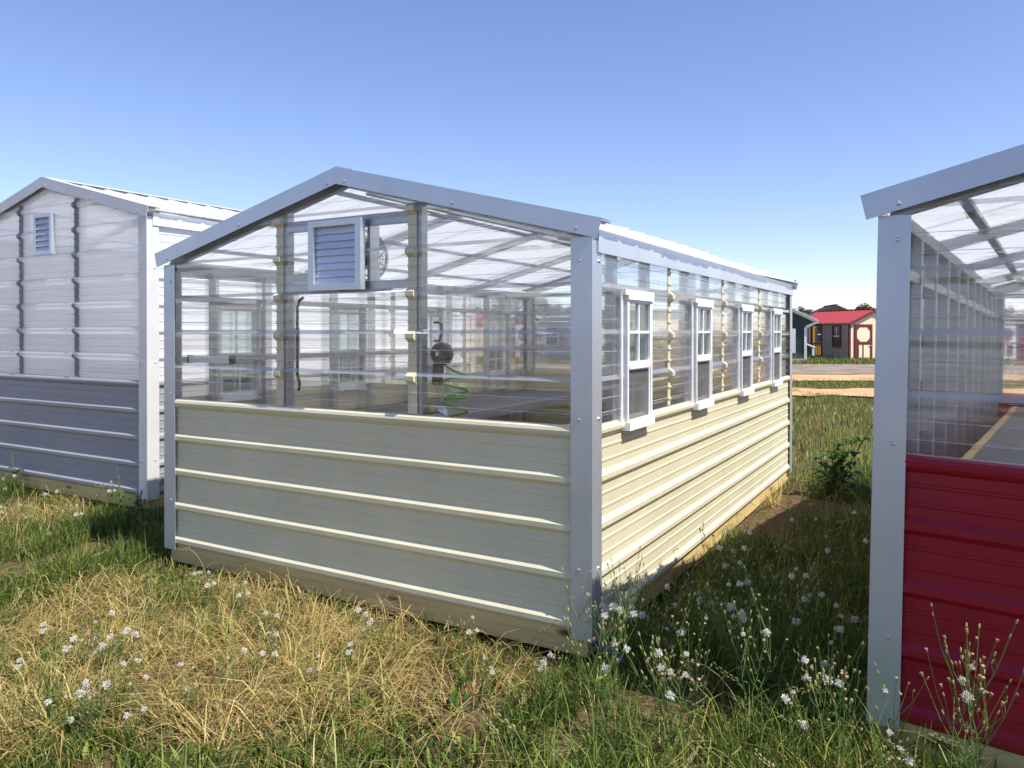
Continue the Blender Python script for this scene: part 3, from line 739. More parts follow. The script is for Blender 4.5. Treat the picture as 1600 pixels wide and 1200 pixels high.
# long green tussock blades
x, y = scatter(60000, (1.2, 8.0), None, .8); k = keepmask(x, y, .6) & (vnoise(x, y, .42, 81)*.75 + .25*rng.random(len(x)) + .22*(x > .1) > .57) & ~((y > -.3) & (x > -3.2) & (x < .0)); x, y = x[k], y[k]; n = len(x)
blades('long_grass', x, y, rng.uniform(.10, .27, n)*(1 + .25*(x > .1)), rng.uniform(.003, .0065, n), rng.uniform(.3, 1.25, n), rng.uniform(0, 6.283, n), pick(GREENS, n)*1.2, label='long green grass tussocks around the sheds')
# flattened straw
x, y = scatter(120000, (1.2, 7.0), None, .8); d_ = dryness(x, y); k = keepmask(x, y, .78) & (d_ + rng.normal(0, .10, len(x)) > .625); x, y = x[k], y[k]; n = len(x)
azm = vnoise(x, y, .35, 91)*11 + rng.normal(0, .9, n)
blades('dry_straw', x, y, rng.uniform(.10, .42, n), rng.uniform(.0022, .0058, n), rng.uniform(1.05, 1.56, n), azm, pick(STRAWS, n), rng.uniform(.05, .4, n), label='flattened yellow straw lying over the front grass')
# low broad-leaved ground cover in patches
x, y = scatter(60000, (1.2, 6.5), None, .85); k = keepmask(x, y, .74) & (vnoise(x, y, .37, 131)*.7 + vnoise(x, y, .12, 132)*.3 > .56); x, y = x[k], y[k]; n = len(x)
blades('ground_cover', x, y, rng.uniform(.035, .10, n), rng.uniform(.008, .02, n), rng.uniform(.4, 1.35, n), rng.uniform(0, 6.283, n), pick(GREENS, n)*.95, .5, label='low broad leaved green ground cover among the straw')
# mid and far field
x, y = scatter(120000, (7.5, 24), None, .7); k = ~inside(x, y); x, y = x[k], y[k]
Zd = (x-CAM.x)*FWD.x + (y-CAM.y)*FWD.y
k = ~((Zd > 17.5) & (Zd < 20.6) & (vnoise(x, y, 1.2, 95) > .25)); x, y, Zd = x[k], y[k], Zd[k]; n = len(x)
isdry = rng.random(n) < .22
blades('field_grass', x, y, rng.uniform(.05, .16, n), rng.uniform(.006, .013, n), rng.uniform(.1, .9, n), rng.uniform(0, 6.283, n), np.where(isdry[:, None], pick(STRAWS, n), pick(GREENS, n)*1.15), label='green field grass between greenhouse and clay road')
x = rng.uniform(-26, 24, 60000); Z = rng.uniform(34.7, 43, 60000); wx = CAM.x + RGT.x*x + FWD.x*Z; wy = CAM.y + RGT.y*x + FWD.y*Z
blades('verge_grass', wx, wy, rng.uniform(.1, .38, 60000), rng.uniform(.02, .04, 60000), rng.uniform(.1, .8, 60000), rng.uniform(0, 6.283, 60000), np.where((rng.random(60000) < .25)[:, None], pick(STRAWS, 60000)*.8, pick(GREENS, 60000)*1.2), label='rough grass verge in front of the far sheds')
# ------------------------------------------------------------------ seeding grass stalks
def stalks(name, pts, label):
    V = []; F = []; C = []
    for (x, y, h, az, lean, s) in pts:
        z = float(gz(x, y)); d = Vector((math.cos(az), math.sin(az), 0)); p = Vector((x, y, z - .01)); path = [p.copy()]
        ang = lean*.3
        for k in range(7):
            p = p + (d*math.sin(ang) + Vector((0, 0, math.cos(ang))))*h/7; path.append(p.copy()); ang += lean*(.12 + .08*k)
        mb = MB(); mb.tube(path[:6], [.0016, .0015, .0013, .0011, .001, .001], 3, False)
        q0, q1 = path[5], path[7]
        for k in range(9):
            c = q0.lerp(q1, k/8) + Vector((0, 0, -.02*(k/8)*(1-k/8))); a = d.orthogonal() * (.005 if k % 2 else -.005)
            r_ = .0034*(1 - .4*k/8)*s
            e = (q1-q0).normalized()*.009
            mb.tube([c + a*.3 - e, c + a, c + a*.6 + e], [.0008, r_, .0006], 4, False)
        o = len(V); V += mb.v; F += [tuple(i+o for i in f) for f in mb.f]
        cc = random.choice([(.40, .33, .14), (.5, .42, .2), (.24, .26, .08), (.33, .30, .12)]); C += [(*cc, 1)]*len(mb.v)
    me = bpy.data.meshes.new(name); me.from_pydata(V, [], F); me.update()
    at = me.color_attributes.new('Col', 'FLOAT_COLOR', 'POINT'); at.data.foreach_set('color', np.array(C, np.float32).reshape(-1))
    me.materials.append(M['blade']); o = bpy.data.objects.new(name, me); col.objects.link(o); return tag(o, label, 'grass', kind='stuff')
pts = []
while len(pts) < 330:
    x, y = random.uniform(-4.2, 1.9), random.uniform(-2.2, 4.5)
    if x < -.2 and y > -.1 and x > -3.2: continue
    if x > 1.2 and y > -.25: continue
    if random.random() > (.9 if x > 0 else .35): continue
    pts.append((x, y, random.uniform(.22, .52) * (1 if x > 0 else .75), random.uniform(0, 6.283), random.uniform(.3, 1.3), random.uniform(.8, 1.4)))
stalks('seeding_grass', pts, 'thin curved grass stalks with seed spikes rising above the turf')

# ------------------------------------------------------------------ weeds with white fluffy seed heads
M['stem'] = leafmat('weed_stem', (0.13, 0.20, 0.05)); M['leafg'] = leafmat('weed_leaf', (0.09, 0.17, 0.035), .35)
M['bud'] = leafmat('weed_bud', (0.34, 0.36, 0.12)); M['dock'] = leafmat('dock_leaf', (0.06, 0.125, 0.025), .3, .45)
M['dockseed'] = leafmat('dock_seed', (0.36, 0.36, 0.07)); M['tan'] = leafmat('tan_calyx', (0.42, 0.30, 0.17))
def fluffmat():
    m, n, l, out = mat('white_seed_fluff'); d = n.new('ShaderNodeBsdfDiffuse'); d.inputs[0].default_value = (.78, .75, .68, 1)
    t = n.new('ShaderNodeBsdfTranslucent'); t.inputs[0].default_value = (.78, .75, .68, 1); mx = n.new('ShaderNodeMixShader'); mx.inputs[0].default_value = .4
    l.new(d.outputs[0], mx.inputs[1]); l.new(t.outputs[0], mx.inputs[2]); l.new(mx.outputs[0], out.inputs[0]); return m
M['fluff'] = fluffmat()
def fluff_mesh(seed, hairs=95, open_=1.0):
    rnd = random.Random(seed); mb = MB()
    for i in range(hairs):
        z = 1 - 2*(i+.5)/hairs; z = z*open_ + (1-open_)*.6; t = i*2.39996
        s_ = math.sqrt(max(0, 1-z*z)); d = Vector((s_*math.cos(t), s_*math.sin(t), z)).normalized()
        d = (d + Vector((rnd.uniform(-.25, .25), rnd.uniform(-.25, .25), rnd.uniform(-.25, .25)))).normalized()
        a = d.orthogonal().normalized(); a.rotate(Matrix.Rotation(rnd.uniform(0, 6.28), 3, d)); ln = rnd.uniform(.55, 1.1)
        mb.add([d*.1, d*ln + a*.10, d*ln - a*.10], [(0, 1, 2)])
    me = bpy.data.meshes.new('seed_head'); me.from_pydata(mb.v, [], mb.f); me.update(); me.materials.append(M['fluff']); return me
FL = [fluff_mesh(1), fluff_mesh(2, 90), fluff_mesh(3, 60, .6)]
def make_weed(seed, h, nst, spread=.25):
    rnd = random.Random(seed); root = empty('fluffy_weed'); st, lf, bd, tn = MB(), MB(), MB(), MB(); heads = []
    def leaf(p, d, ln, wd):
        sd = d.cross(Vector((0, 0, 1)));
        if sd.length < .01: sd = Vector((1, 0, 0))
        sd.normalize(); q = p + d*ln*.5 + Vector((0, 0, ln*.1)); e = p + d*ln - Vector((0, 0, ln*.15))
        lf.add([p, q + sd*wd/2, e, q - sd*wd/2], [(0, 1, 2, 3)])
    for s_ in range(nst):
        a = rnd.uniform(0, 6.28); d = Vector((math.cos(a), math.sin(a), 0)); hh = h*rnd.uniform(.65, 1.05); sp = rnd.uniform(.1, spread)
        path = [Vector((0, 0, -.02)) + d*.01]
        for k in range(1, 6):
            q = k/5; path.append(d*(sp*hh*q**1.4 + .01) + Vector((rnd.uniform(-.008, .008), rnd.uniform(-.008, .008), hh*.72*q)))
        st.tube(path, [.0034, .003, .0027, .0023, .002, .0017], 5, False)
        for k in range(9):
            q = rnd.uniform(.05, .95); i = min(4, int(q*5)); p = path[i].lerp(path[i+1], q*5-i); b = rnd.uniform(0, 6.28)
            leaf(p, Vector((math.cos(b), math.sin(b), rnd.uniform(.2, .9))).normalized(), rnd.uniform(.03, .075)*(1.3-q), rnd.uniform(.006, .013))
        tip = path[-1]
        for k in range(rnd.randint(4, 7)):
            b = rnd.uniform(0, 6.28); i = rnd.choice([3, 4, 5, 5]); s0 = path[i]; ln = rnd.uniform(.10, .26)*hh/.5*(1 if i > 3 else 1.2)
            dd = Vector((math.cos(b)*.45, math.sin(b)*.45, 1)).normalized(); m_ = s0 + dd*ln*.5 + Vector((math.cos(b), math.sin(b), 0))*.012; e = s0 + dd*ln
            st.tube([s0, m_, e], [.0016, .0013, .0011], 4, False)
            for (p, sc) in ((e, 1), (m_ + Vector((math.cos(b+2)*.02, math.sin(b+2)*.02, .03)), .8)):
                if sc < 1: st.tube([m_, p], [.001, .0009], 3, False)
                kind = rnd.random()
                if kind < .09: heads.append((p + dd*.006, rnd.uniform(.011, .025)*sc, rnd.randint(0, 2)))
                elif kind < .45: tn.tube([p, p + dd*.006, p + dd*.014], [.0018, .0045, .006], 6)
                else: bd.tube([p, p + dd*.004, p + dd*.013, p + dd*.017], [.0015, .0034, .003, .0012], 6)
    st.build('stem', 'stem', root); lf.build('leaves', 'leafg', root)['kind'] = 'stuff'; bd.build('flower_buds', 'bud', root)['kind'] = 'stuff'
    if tn.v: tn.build('spent_calyx', 'tan', root)['kind'] = 'stuff'
    for p, r_, k in heads:
        o = bpy.data.objects.new('seed_head', FL[k]); col.objects.link(o); o.parent = root; o.location = p; o.scale = (r_,)*3
        o.rotation_euler = (rnd.uniform(-.6, .6), rnd.uniform(-.6, .6), rnd.uniform(0, 6))
    return root
protos = [make_weed(100+i, h_, n_, sp_) for i, (h_, n_, sp_) in enumerate([(.52, 4, .3), (.42, 3, .35), (.36, 3, .4), (.60, 3, .25), (.28, 3, .5), (.45, 5, .4)])]
used = set()
def put_weed(k, x, y, s, label, group):
    o = protos[k] if k not in used else copy_tree(protos[k]); used.add(k)
    o.location = (x, y, float(gz(x, y))); o.rotation_euler = (random.uniform(-.12, .12), random.uniform(-.12, .12), random.uniform(0, 6.28)); o.scale = (s,)*3
    tag(o, label, 'weed', group)
rw = random.Random(5)
la = ('spindly green weed with white fluffy seed heads between cream and red greenhouses', 'fluffy weeds between the greenhouses')
lb = ('low weed with white fluffy seed heads in the left foreground grass', 'fluffy weeds in the left foreground')
lc = ('short weed with white seed heads on straw before cream greenhouse front', 'fluffy weeds before the cream wall')
spots = [(.12, -.02), (.22, .12), (.35, .05), (.45, .35), (.3, .6), (.62, .25), (.75, .05), (.9, .3), (1.05, .05), (1.12, -.25), (1.0, -.4), (.8, -.3), (.6, -.15), (.45, -.3),
         (.2, -.3), (.05, -.45), (1.15, .5), (.85, .7), (.55, .8), (.3, 1.0), (.9, 1.2), (1.1, 1.6), (.7, 1.7), (1.2, -.5), (1.45, -.42), (1.6, -.5), (1.35, -.6), (.35, -.55), (.65, -.55), (.05, .25)]
for i, (x, y) in enumerate(spots): put_weed(rw.choice([0, 1, 3, 5, 5, 2]), x + rw.uniform(-.05, .05), y + rw.uniform(-.05, .05), rw.uniform(.75, 1.05) * (1.0 if x > 0.1 else .8), *la)
for i in range(18): put_weed(rw.choice([2, 4, 4, 1]), rw.uniform(-2.5, -1.15), rw.uniform(-1.75, -1.05), rw.uniform(.5, .8), *lb)
for i in range(12): put_weed(rw.choice([4, 2]), rw.uniform(-2.9, -.1), rw.uniform(-.95, -.22), rw.uniform(.5, .8), *lc)
for i in range(8): put_weed(rw.choice([4, 2, 1]), rw.uniform(-6.2, -3.6), rw.uniform(-.6, .55), rw.uniform(.6, .9), 'weed with white seed heads growing before gray greenhouse corner', 'fluffy weeds before the gray greenhouse')
# broad-leaved docks
def dock(label, x, y, h, leaves, seed, stalks_=1, spread=.2, seedc='dockseed'):
    rnd = random.Random(seed); t = tag(empty('dock_plant', (x, y, float(gz(x, y)))), label, 'weed'); st, sd_ = MB(), MB()
    def blade_(p, a, ln, wd, up, nm):
        mb = MB(); d = Vector((math.cos(a), math.sin(a), 0)); s_ = Vector((-d.y, d.x, 0)); rows = []
        for k in range(6):
            q = k/5; c = p + d*ln*q*(1-.15*q) + Vector((0, 0, ln*(up*q - .75*q*q))); ww = wd*math.sin(math.pi*min(.97, q*.9+.08))*.5
            wob = math.sin(k*2.1+seed)*.01; rows += [c + s_*ww + Vector((0, 0, wob+ww*.25)), c, c - s_*ww + Vector((0, 0, -wob+ww*.25))]
        mb.add(rows, [f for k in range(5) for f in ((3*k, 3*k+3, 3*k+4, 3*k+1), (3*k+1, 3*k+4, 3*k+5, 3*k+2))]); mb.build('leaf', 'dock', t, True)
    for s_ in range(stalks_):
        a = rnd.uniform(0, 6.28); hh = h*rnd.uniform(.75, 1); lean = Vector((math.cos(a), math.sin(a), 0))*spread*hh*rnd.random()
        path = [Vector((0, 0, -.02)) + lean*.1] + [lean*(k/5)**1.3 + Vector((0, 0, hh*k/5)) for k in range(1, 6)]
        st.tube(path, [.006, .0055, .005, .004, .003, .0015], 5)
        for k in range(int(70*hh/.5)):
            q = rnd.uniform(.4, 1); i = min(4, int(q*5)); p = path[i].lerp(path[i+1], q*5-i); b = rnd.uniform(0, 6.28); r_ = rnd.uniform(.004, .026)*(1.3-q)
            c = p + Vector((math.cos(b)*r_, math.sin(b)*r_, rnd.uniform(-.01, .015))); e = rnd.uniform(.003, .005)
            sd_.add([c+Vector((e,0,0)), c+Vector((-e*.5,e*.8,0)), c+Vector((-e*.5,-e*.8,0)), c+Vector((0,0,e*1.3)), c-Vector((0,0,e*1.3))], [(0,1,3),(1,2,3),(2,0,3),(1,0,4),(2,1,4),(0,2,4)])
        for k in range(leaves//stalks_):
            q = rnd.uniform(0, .7); i = min(4, int(q*5)); p = path[i].lerp(path[i+1], q*5-i)
            blade_(p, rnd.uniform(0, 6.28), h*rnd.uniform(.22, .42)*(1.15-q), h*rnd.uniform(.06, .1), rnd.uniform(.5, 1.2), 'leaf')
    st.build('stalk', 'stem', t); o = sd_.build('seed_cluster', seedc, t); o['kind'] = 'stuff'
    return t
dock('tall bushy dock weed standing past far corner of cream greenhouse', .52, 4.45, .80, 70, 3, 7, .55)
dock('yellow green seed stalk of dock weed in front of cream wall', -.33, -.62, .30, 5, 9, 2, .15)
dock('broad dark green leafy weed at foot of gray greenhouse corner post', -4.28, .50, .30, 22, 13, 2, .3, 'bud')
dock('tall thin seed spike weed before gray panel near left edge', -6.35, .62, .42, 8, 17, 1, .1, 'bud')
dock('thin seed spike weed leaning on gray greenhouse corner post', -4.62, .60, .48, 6, 19, 1, .15, 'bud')
dock('leafy green weed on bare clay beside cream greenhouse long wall', .32, 2.2, .22, 14, 23, 2, .3, 'bud')
t = tag(empty('tie_down_strap', (.06, .03, .05)), 'blue strap end poking out under near corner of cream greenhouse', 'strap')
MB().tube([(-.06, .02, .035), (.02, .01, .03), (.07, -.01, .012), (.11, -.03, 0)], [.011, .012, .011, .009], 8).build('strap', 'blue', t, True)
t = tag(empty('tie_down_strap', (-4.36, .70, .05)), 'blue strap end under gray greenhouse corner', 'strap')
MB().tube([(-.03, .03, .035), (.04, .02, .03), (.11, 0, .02)], .011, 8).build('strap', 'blue', t, True)

# ------------------------------------------------------------------ far sheds across the clay road
def siding(name, base):
    m, n, l, out = mat(name); p = n.new('ShaderNodeBsdfPrincipled'); tc = n.new('ShaderNodeTexCoord'); t = noise(n, l, tc.outputs['Object'], 3, 5, .6, (6, 6, .7))
    r = ramp(n, l, t.outputs[0], [(.3, tuple(c*.88 for c in base)), (.7, tuple(min(1, c*1.08) for c in base))]); l.new(r.outputs[0], p.inputs['Base Color']); p.inputs['Roughness'].default_value = .6
    l.new(p.outputs[0], out.inputs[0]); return m
for k_, c_ in dict(s_cream=(.72, .64, .42), s_taupe=(.34, .28, .21), s_burg=(.13, .012, .018), s_roof=(.40, .055, .055), s_green=(.010, .045, .038), s_white=(.78, .78, .76),
                   s_yellow=(.50, .27, .03), s_dark=(.05, .05, .06), s_gray=(.42, .42, .42), s_tan=(.55, .45, .30)).items(): M[k_] = siding(k_, c_)
def groovewall(mb, p, q, z0, top, th=.05, pitch=.2):
    """vertical boards from p to q (2-D), each board its own slab with a narrow joint; top(t) gives its height"""
    p, q = Vector(p), Vector(q); ln = (q-p).length; d = (q-p)/ln; nn = Vector((d.y, -d.x)); n = max(1, round(ln/pitch))
    for k in range(n):
        a = p + d*(ln*k/n + .006); b = p + d*(ln*(k+1)/n - .006); ta, tb = top((k+.03)/n), top((k+.97)/n)
        vs_ = [(a.x, a.y, z0), (b.x, b.y, z0), (b.x - nn.x*th, b.y - nn.y*th, z0), (a.x - nn.x*th, a.y - nn.y*th, z0)]
        vs_ += [(a.x, a.y, ta), (b.x, b.y, tb), (b.x - nn.x*th, b.y - nn.y*th, tb), (a.x - nn.x*th, a.y - nn.y*th, ta)]
        mb.add(vs_, [(0,3,2,1),(4,5,6,7),(0,1,5,4),(1,2,6,5),(2,3,7,6),(3,0,4,7)])
    c = MB(); 
    return mb
def shed(label, Z, X, rot, Wd, D, eave, ridge, wall, side, roof, trim, doors=(), windows=(), body=None, porch=None, cat='shed', fwin=()):
    wx, wy = cp(Z, X); t = tag(empty('shed', (wx, wy, .03), (0, 0, R(rot))), label, cat); body = body or D
    sl = (ridge-eave)/(Wd/2)
    gt = lambda q: eave + sl*(Wd/2 - abs(q-.5)*Wd)
    def backed(p, q, top, m, nm):
        mb = groovewall(MB(), p, q, 0, top)
        d = (Vector(q)-Vector(p)).normalized(); nn = Vector((d.y, -d.x))
        p2, q2 = Vector(p)-nn*.012, Vector(q)-nn*.012; tm = top(.5)
        mb.add([(p2.x, p2.y, 0), (q2.x, q2.y, 0), (q2.x, q2.y, top(1)), ((p2.x+q2.x)/2, (p2.y+q2.y)/2, tm-.001), (p2.x, p2.y, top(0))], [(0,1,2,3,4)])
        return mb.build(nm, m, t)
    backed((0, 0), (Wd, 0), gt, wall, 'front_wall'); backed((Wd, body), (0, body), gt, side, 'back_wall')
    backed((0, body), (0, 0), lambda q: eave, side, 'side_wall'); backed((Wd, 0), (Wd, body), lambda q: eave, side, 'side_wall')
    MB().box(.05, Wd-.05, .05, D-.05, .03, .12).build('floor', 's_tan', t)
    ov = .15
    for sx in (-1, 1):
        xe = Wd/2 + sx*(Wd/2+ov); ze = eave - sl*ov + .02
        mb = MB(); n = 14
        for k in range(n*2):   # standing ribs are part of the sheet outline
            y0 = -ov + (D+2*ov)*k/(2*n); y1 = -ov + (D+2*ov)*(k+1)/(2*n); u = .015 if k % 2 else 0
            quad = [(Wd/2, ridge+.03+u), (xe, ze+u), (xe, ze-.03), (Wd/2, ridge)]
            mb.prism(quad if sx < 0 else quad[::-1], 'y', y0, y1)
        mb.build('roof', roof, t)
        MB().bar((Wd/2, -ov-.012, ridge-.03), (xe, -ov-.012, ze-.055), .022, .13, (0, 0, 1)).build('rake_board', trim if wall != 's_green' else 's_white', t)
    MB().box(Wd/2-.1, Wd/2+.1, -ov-.03, D+ov, ridge+.046, ridge+.066).build('ridge_cap', roof, t)
    for (x, y) in ((0, 0), (Wd, 0), (0, body), (Wd, body)):
        MB().box(x-.03, x+.06 if x == 0 else x+.03, y-.03, y+.06, .0, eave-.01).build('corner_board', trim, t)
    for (x, w2, h2) in doors:
        dd = empty('door', (x, -.02, 0)); dd.parent = t
        f = MB(); e = .14
        f.box(0, e, -.04, 0, .05, h2); f.box(w2-e, w2, -.04, 0, .05, h2); f.box(e, w2-e, -.04, 0, h2-e, h2); f.box(e, w2-e, -.04, 0, .05, .05+e); f.box(e, w2-e, -.04, 0, h2*.46, h2*.46+e)
        for cx, cz, sx, sz_ in ((e, h2-e, 1, -1), (w2-e, h2-e, -1, -1), (e, h2*.46+e, 1, 1), (w2-e, h2*.46+e, -1, 1)):
            f.prism([(cx, cz), (cx+sx*.2, cz), (cx, cz+sz_*.2)] if sx*sz_ > 0 else [(cx, cz), (cx, cz+sz_*.2), (cx+sx*.2, cz)], 'y', -.038, -.002)
        f.box(w2*.5+.1-e*1.2, w2*.5+.1-e*.7, -.038, -.001, .05+e, h2*.46); f.box(e+.001, e+.12, -.038, -.001, .05+e, h2*.46)
        f.build('door_trim', trim, dd)
        MB().box(.02, w2-.02, -.02, -.0005, .07, h2-.02).build('door_panel', wall, dd)
        hd = MB(); hd.tube([(w2-.22, -.05, h2*.42), (w2-.10, -.06, h2*.42)], .018, 6); hd.build('handle', 'steel', dd)
    def win(nm, m_, w2, h2):
        ww = empty('window'); ww.parent = t; ww.matrix_local = m_
        f = MB(); f.box(0, .07, -.05, 0, 0, h2); f.box(w2-.07, w2, -.05, 0, 0, h2); f.box(.07, w2-.07, -.05, 0, h2-.07, h2); f.box(.07, w2-.07, -.05, 0, 0, .07)
        f.build('window_frame', trim, ww)
        g = MB(); g.box(.07, w2-.07, -.03, -.01, h2*.48, h2*.53); g.box(w2/2-.012, w2/2+.012, -.03, -.01, h2*.53, h2-.07); g.build('muntin', 's_white', ww)
        MB().box(.07, w2-.07, -.012, -.006, .07, h2-.07).build('pane', 'darkpane', ww)
    for (y, w2, z, h2) in windows:   # on the x=0 side
        win('w', Matrix.Translation((-.01, y + w2, z)) @ Matrix.Rotation(R(-90), 4, 'Z'), w2, h2)
    for (x, w2, z, h2) in fwin: win('w', Matrix.Translation((x, -.01, z)), w2, h2)
    if porch:
        for y in (body + .9, D-.05):
            for x in (.05, Wd-.05): MB().box(x-.05, x+.05, y-.05, y+.05, 0, eave-.02).build('porch_post', porch, t)
        for x in (.05, Wd-.05):
            MB().box(x-.025, x+.025, body+.07, D-.1, .86, .93).build('porch_rail', porch, t); MB().box(x-.025, x+.025, body+.07, D-.1, .2, .26).build('porch_rail', porch, t)
            for k in range(12):
                y = body + .12 + (D-body-.25)*k/11
                MB().box(x-.015, x+.015, y-.015, y+.015, .261, .859).build('baluster', porch, t)
        MB().box(.03, Wd-.03, D-.12, D-.04, eave-.18, eave-.03).build('porch_beam', porch, t)
        MB().box(0.0, .08, body+.06, D-.121, eave-.18, eave-.03).build('porch_beam', porch, t)
    return t
def darkpane():
    m, n, l, out = mat('dark_window'); p = n.new('ShaderNodeBsdfPrincipled'); p.inputs['Base Color'].default_value = (.02, .025, .035, 1); p.inputs['Roughness'].default_value = .08
    l.new(p.outputs[0], out.inputs[0]); return m
M['darkpane'] = darkpane()
shed('cream shed with red metal roof, burgundy doors and taupe porch side', 38.5, 16.25, 47.5, 3.1, 4.1, 2.02, 2.68, 's_cream', 's_taupe', 's_roof', 's_burg',
     doors=((.28, 1.12, 1.92), (1.72, 1.12, 1.92)), windows=((.62, .62, .72, 1.15),), body=2.1, porch='s_dark')
shed('yellow wooden cabin with dark roof partly hidden behind red roofed shed', 49, 18.0, 20, 3.4, 3.2, 2.5, 3.25, 's_yellow', 's_yellow', 's_dark', 's_dark', doors=((1.9, .9, 1.9),), windows=((.5, .7, .8, 1.1),), fwin=((.5, .8, .8, 1.1),))
shed('cream shed with red roof and white trim seen left of hose reel wall', 41, -5.6, 12, 2.6, 3.2, 2.05, 2.7, 's_cream', 's_cream', 's_roof', 's_white', doors=((.2, .9, 1.9),), fwin=((1.5, .7, .8, 1.0),))
shed('pale cream shed with broad red roof seen through far greenhouse wall', 44, -3.0, 35, 2.8, 3.6, 2.1, 2.8, 's_cream', 's_tan', 's_roof', 's_cream', windows=((1.0, .7, .8, 1.0),))
shed('burgundy and white shed with red roof seen through clear panels', 40, -1.5, 28, 2.2, 3.0, 2.1, 2.85, 's_burg', 's_cream', 's_roof', 's_white', doors=((.6, 1.0, 1.9),))
shed('gray beige shed with white corner boards seen through clear front near right post', 38, .3, -14, 3.6, 3.0, 2.0, 2.6, 's_gray', 's_tan', 's_dark', 's_white', fwin=((.5, .9, .8, 1.0), (2.1, .6, .8, 1.0)))
shed('tan shed with red roof seen beside left louver stud through greenhouse', 42, -9.6, 20, 3.0, 3.2, 2.1, 2.75, 's_tan', 's_cream', 's_roof', 's_white', doors=((.3, 1.0, 1.9),))
# green coop with flared roof and nest box
wx, wy = cp(37.0, 13.45); ct = tag(empty('chicken_coop', (wx, wy, .10), (0, 0, R(29.4 - 20))), 'dark green chicken coop with white trim, flared roof and side nest box', 'coop')
ow = [(-1.7, .42), (0, .42), (0, 1.73), (-.15, 1.80), (.50, 1.99), (-.85, 2.66), (-2.2, 1.99), (-1.55, 1.80), (-1.7, 1.73)]
mbw = MB(); n_ = 13
for k in range(n_):
    a = -1.7 + 1.7*k/n_; b = a + 1.7/n_ - .012; tp = lambda x: 2.62 - .5*abs(x+.85)
    mbw.prism([(a, .42), (b, .42), (b, tp(b)), (a, tp(a))], 'y', 0, .05)
mbw.prism([(-1.7, .42), (0, .42), (0, 2.18), (-.85, 2.60), (-1.7, 2.18)], 'y', .012, .06)
mbw.prism([(-1.7, .42), (0, .42), (0, 2.18), (-.85, 2.60), (-1.7, 2.18)], 'y', 2.0, 2.05)
mbw.box(-.05, -.001, .062, 1.999, .42, 2.18); mbw.box(-1.7, -1.651, .062, 1.999, .42, 2.18)
mbw.prism([(0.001, 1.75), (.50, 1.95), (.0, 2.2)], 'y', .002, 2.04); mbw.prism([(-1.701, 1.75), (-1.7, 2.2), (-2.2, 1.95)], 'y', .002, 2.04)
mbw.build('wall', 's_green', ct)
for sx in (1, -1):
    c_ = -.85
    MB().bar((c_, .96, 2.70), (c_ + sx*1.42, .96, 1.99), .045*50, .05, (0, 0, 1)).build('roof', 's_gray', ct)
    MB().bar((c_, -.03, 2.66), (c_ + sx*1.42, -.03, 1.95), .03, .16).build('rake_board', 's_white', ct)
    MB().bar((c_ + sx*1.36, -.035, 1.93), (c_ + sx*.87, -.035, 1.70), .03, .12).build('soffit_board', 's_white', ct)
    MB().box(c_ + sx*.85 - .06, c_ + sx*.85 + .06, -.034, -.002, 0, 1.68).build('corner_board', 's_white', ct)
MB().box(-1.64, -.06, -.03, -.002, 0, .13).build('base_board', 's_white', ct)
MB().box(-.68, -.46, -.05, -.003, .42, 1.62).build('door', 's_white', ct)
MB().box(-1.63, -.07, .005, .012, .13, .42).build('mesh_panel', 'screen', ct)
nb = empty('nest_box', (.0, .3, .35)); nb.parent = ct
MB().prism([(.001, 0), (.34, 0), (.34, .30), (.001, .46)], 'y', 0, .9).build('box', 's_green', nb)
MB().bar((.0, .45, .52), (.44, .45, .33), .98, .06).build('lid', 's_white', nb)
MB().box(.30, .42, -.03, .93, -.06, .31).build('end_board', 's_white', nb)
for x in (-1.62, -.1):
    for y in (.1, 1.9): MB().box(x-.06, x+.06, y-.06, y+.06, -.12, .005).build('foot_block', 's_dark', ct)

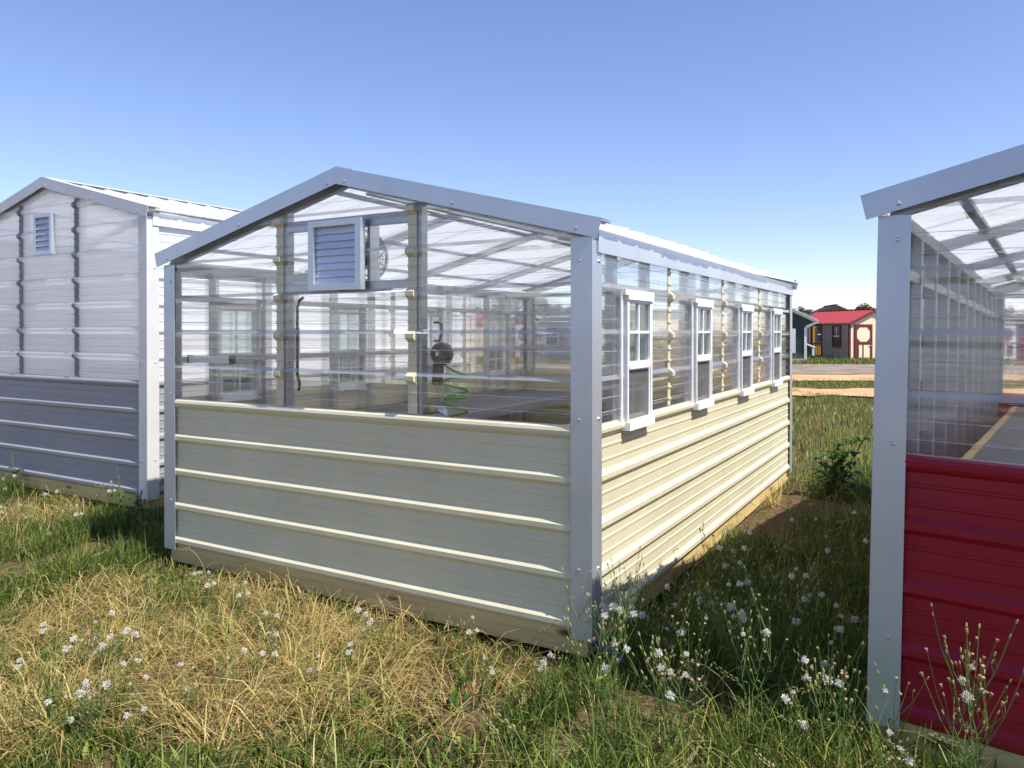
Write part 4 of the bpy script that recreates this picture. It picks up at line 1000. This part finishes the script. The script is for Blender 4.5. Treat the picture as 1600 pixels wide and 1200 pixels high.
# ------------------------------------------------------------------ distant trees
M['bark'] = leafmat('bark', (0.10, 0.075, 0.05), 0); M['crown'] = vcol('tree_leaves', .25)
def tree(label, Z, X, H, Rr, seed, group=None, tone=(.05, .085, .022)):
    rnd = random.Random(seed); g = np.random.default_rng(seed); wx, wy = cp(Z, X); t = tag(empty('tree', (wx, wy, -.05)), label, 'tree', group)
    tr = MB(); tr.tube([(0, 0, 0), (.1, 0, H*.25), (-.05, .1, H*.5), (.05, 0, H*.8)], [H*.03, H*.024, H*.016, H*.005], 8)
    for k in range(7):
        a = rnd.uniform(0, 6.28); z0 = H*rnd.uniform(.25, .6); e = Vector((math.cos(a)*Rr*.7, math.sin(a)*Rr*.7, z0 + H*rnd.uniform(.12, .3)))
        tr.tube([(0, 0, z0), tuple(e*.5 + Vector((0, 0, z0*.45))), tuple(e)], [H*.012, H*.008, H*.003], 5)
    tr.build('trunk', 'bark', t)
    NL = 5200; cl = []
    for k in range(34):
        a = rnd.uniform(0, 6.28); ph = rnd.uniform(-.5, 1.0); rr = Rr*rnd.uniform(.25, .92)*math.sqrt(max(.05, 1-ph*ph*.8))
        cl.append((math.cos(a)*rr, math.sin(a)*rr, H*.58 + ph*H*.34, Rr*rnd.uniform(.16, .34), rnd.uniform(.7, 1.3)))
    cl = np.array(cl); i = g.integers(0, len(cl), NL); d = g.normal(size=(NL, 3)); d /= np.linalg.norm(d, axis=1)[:, None]
    c = cl[i, :3] + d*cl[i, 3:4]*(g.random((NL, 1))**.4); s = Rr*g.uniform(.03, .07, (NL, 1))
    a = g.normal(size=(NL, 3)); a /= np.linalg.norm(a, axis=1)[:, None]; b = np.cross(a, g.normal(size=(NL, 3))); b /= np.linalg.norm(b, axis=1)[:, None]
    V = np.stack([c - a*s, c - b*s*.6, c + a*s, c + b*s*.6], 1).reshape(-1, 3)
    me = bpy.data.meshes.new('crown'); me.from_pydata(V.tolist(), [], np.arange(NL*4).reshape(-1, 4).tolist()); me.update()
    C = np.ones((NL, 4, 4)); C[..., :3] = (np.array(tone)[None]*cl[i, 4:5]*g.uniform(.7, 1.4, (NL, 1)))[:, None, :]
    at = me.color_attributes.new('Col', 'FLOAT_COLOR', 'POINT'); at.data.foreach_set('color', C.astype(np.float32).reshape(-1)); me.materials.append(M['crown'])
    o = bpy.data.objects.new('crown', me); col.objects.link(o); o.parent = t
def px(u, Z): return (u - 832)*Z/1174.3
tree('dark tree rising above green coop roof beside cream greenhouse corner', 120, px(1247, 120), 5.6, 2.4, 1)
tree('rounded dark tree behind dark cabin roof beyond coop', 125, px(1277, 125), 5.2, 2.0, 2)
tree('broad rounded tree behind red shed roof ridge', 120, px(1346, 120), 5.9, 2.6, 3)
tree('low dark tree tip left of red roof slope', 135, px(1302, 135), 4.9, 2.2, 4)
tree('low pale tree between coop and cabin on skyline', 140, px(1262, 140), 5.0, 2.3, 6)
for i, u in enumerate((655, 690, 722, 760, 795, 835, 868, 905, 600, 560)):
    tree('distant tree on the skyline seen through the cream greenhouse', 120 + 12*(i % 4), px(u, 120 + 12*(i % 4)), 6.6 + .9*((i*7) % 3), 3.0 + .4*(i % 3), 20+i, 'skyline trees behind the cream greenhouse')
for i, u in enumerate((1400, 1450, 1500, 1560, 1610)):
    tree('distant tree on the skyline seen through the red greenhouse', 130 + 10*(i % 3), px(u, 130 + 10*(i % 3)), 5.6 + .8*(i % 2), 2.8, 50+i, 'skyline trees behind the red greenhouse')
shed('burgundy red roofed shed seen through clear front of red greenhouse', 41, px(1545, 41), 25, 3.0, 3.4, 2.0, 2.6, 's_burg', 's_tan', 's_roof', 's_white', doors=((.4, 1.0, 1.85),))
